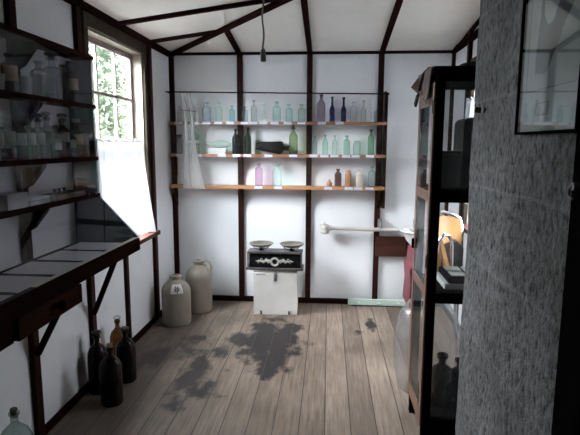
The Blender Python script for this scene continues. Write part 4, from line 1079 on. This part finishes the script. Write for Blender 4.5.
for k in range(6):
    bm.faces.new((F_[0][k], B_[0][k], B_[0][k + 1], F_[0][k + 1])); bm.faces.new((F_[-1][k], F_[-1][k + 1], B_[-1][k + 1], B_[-1][k]))
for q in (0, 6):
    for a in range(3): bm.faces.new((F_[a][q], F_[a + 1][q], B_[a + 1][q], B_[a][q]))
obj('backrest', bm, 'tan_leather', ch, smooth=True)
ctube('back_frame', [(-.012, .10, .48), (-.012, .14, .70), (-.008, .18, .90), (.012, .20, .965), (.05, .21, .98), (.13, .21, .955), (.178, .20, .93), (.195, .18, .87), (.195, .12, .60), (.17, .10, .47)], .012)
ctube('armrest', [(-.06, -.14, .49), (-.06, -.16, .70), (-.045, -.17, .83), (-.01, -.17, .875), (.03, -.14, .86), (.06, -.10, .79), (.07, -.08, .60), (.07, -.08, .495)], .012)
bm = BM(); beam(bm, (-.03, -.15, .82), (.04, -.12, .60), .025, .03); obj('arm_pad', bm, 'tan_leather', ch)
bm = BM(); prism(bm, [(.02, .505), (.16, .505), (.17, .74), (.12, .80), (.05, .76)], 'y', .02, .085); obj('cushion', bm, 'leather_black', ch)
bm = BM()
vs = [(-.225, .36), (-.205, .36), (-.175, .62), (-.18, .74), (-.20, .74), (-.205, .66), (-.225, .62), (-.215, .52)]
prism(bm, vs, 'y', -.17, .12); obj('side_panel', bm, 'red', ch)
for x in (-.15, .16):
    for y in (-.14, .13): ctube('leg', [(x, y, .42), (x * 1.1, y * 1.1, 0.0)], .013)

# ------------------------------------------------------------------ framed print on the stone
pf_ = thing('framed_print', 'thin dark framed print of grey figures behind glass on the stone wall', 'picture', (XS - .004, 1.330, 1.877))
PY0, PY1, PZ0, PZ1 = -.180, .188, -.385, .42
# local y runs along the wall, z up; face looks to -x
fr_ = .007
bm = BM()
box(bm, -.016, .008, PY0, PY0 + fr_, PZ0, PZ1); box(bm, -.016, .008, PY1 - fr_, PY1, PZ0, PZ1)
box(bm, -.016, .008, PY0 + fr_, PY1 - fr_, PZ0, PZ0 + fr_); box(bm, -.016, .008, PY0 + fr_, PY1 - fr_, PZ1 - fr_, PZ1)
obj('frame', bm, 'black', pf_)
art = obj('print', box(BM(), -.003, .0, PY0 + fr_, PY1 - fr_, PZ0 + fr_, PZ1 - fr_), 'print_paper', pf_)
def blot_(pts, nm='ink_figure', mt='print_ink'):
    bm = BM(); vs = [bm.verts.new((-.0042, p[0], p[1])) for p in pts]; bm.faces.new(vs)
    r_ = bmesh.ops.extrude_face_region(bm, geom=bm.faces[:]); bmesh.ops.translate(bm, verts=[e for e in r_['geom'] if isinstance(e, bmesh.types.BMVert)], vec=(.0008, 0, 0))
    obj(nm, bm, mt, art)
def wob(pts, seed):
    rr = random.Random(seed); out = []
    for i, p in enumerate(pts):
        q = pts[(i + 1) % len(pts)]
        for t in (0, .33, .66):
            out.append((p[0] + (q[0] - p[0]) * t + rr.uniform(-.004, .004), p[1] + (q[1] - p[1]) * t + rr.uniform(-.005, .005)))
    return out
blot_(wob([(.035, .40), (-.06, .40), (-.075, .22), (-.05, .12), (-.045, .0), (-.02, -.05), (.0, .0), (.01, .10), (.03, .20), (.055, .28)], 1))
blot_(wob([(.085, .0), (.075, .03), (.065, .0), (.062, -.09), (.03, -.12), (.0, -.10), (-.035, -.06), (-.05, -.02), (-.10, -.05), (-.115, -.08), (-.05, -.14), (.0, -.20), (.02, -.23), (.06, -.235), (.095, -.225), (.10, -.17), (.085, -.09)], 2))
bm = BM()
for (a, b_, c_, d_) in ((.150, .1515, -.27, .40), (-.150, -.1515, -.27, .40)): box(bm, -.0042, -.0032, min(a, b_), max(a, b_), c_, d_)
box(bm, -.0042, -.0032, -.150, .150, -.2715, -.270)
for (a, b_, c_, d_) in ((.075, .0765, -.335, -.305), (.0, .0015, -.335, -.305)): box(bm, -.0042, -.0032, a, b_, c_, d_)
box(bm, -.0042, -.0032, .0, .0765, -.3365, -.335); box(bm, -.0042, -.0032, .0, .0765, -.3065, -.305)
obj('border_line', bm, 'print_line', art)
obj('glass', box(BM(), -.0125, -.0105, PY0 + fr_, PY1 - fr_, PZ0 + fr_, PZ1 - fr_), 'picture_glass', pf_)
bm = BM(); lathe(bm, [(0, 0), (.012, 0), (.010, .02), (0, .022)], 10); bmesh.ops.rotate(bm, verts=bm.verts, matrix=Matrix.Rotation(-PI / 2, 3, 'Y'))
o = obj('iron_peg', bm, 'rust', smooth=True, loc=(XS - .002, 1.926, 1.589)); tag(o, 'dark iron peg in the far edge of the stone wall', 'peg')

# ------------------------------------------------------------------ hanging bulb holder
lx, ly = -.336, 2.60
ztop = zc(lx, ly)
lh = thing('pendant_light', 'empty bulb holder hanging on a braided cord from the ceiling', 'lamp', (lx, ly, ztop))
bm = BM(); zt = ztop - 1.932
pts = [(0.004 * math.sin(i * .55), .003 * math.cos(i * .4), -zt * i / 30) for i in range(31)]
for ph in (0, PI):
    tube(bm, [(x + .0028 * math.cos(i * 1.6 + ph), y + .0028 * math.sin(i * 1.6 + ph), z) for i, (x, y, z) in enumerate([(pts[min(29, int(k / 4))][0] * (1 - (k % 4) / 4) + pts[min(30, int(k / 4) + 1)][0] * (k % 4) / 4, 0, -zt * k / 120) for k in range(121)])], .0028, 6)
obj('braided_cord', bm, 'cord', lh, smooth=True)
bm = BM(); lathe(bm, [(0, -zt + .004), (.006, -zt + .002), (.012, -zt - .008), (.014, -zt - .02), (.012, -zt - .026), (.0145, -zt - .030), (.0145, -zt - .058), (.011, -zt - .062), (.010, -zt - .040), (0, -zt - .038)], 20)
obj('bulb_holder', bm, 'holder', lh, smooth=True)
bm = BM(); lathe(bm, [(0, 0), (.028, 0), (.026, -.012), (.008, -.022), (0, -.022)], 18); obj('ceiling_rose', bm, 'holder', lh, smooth=True)
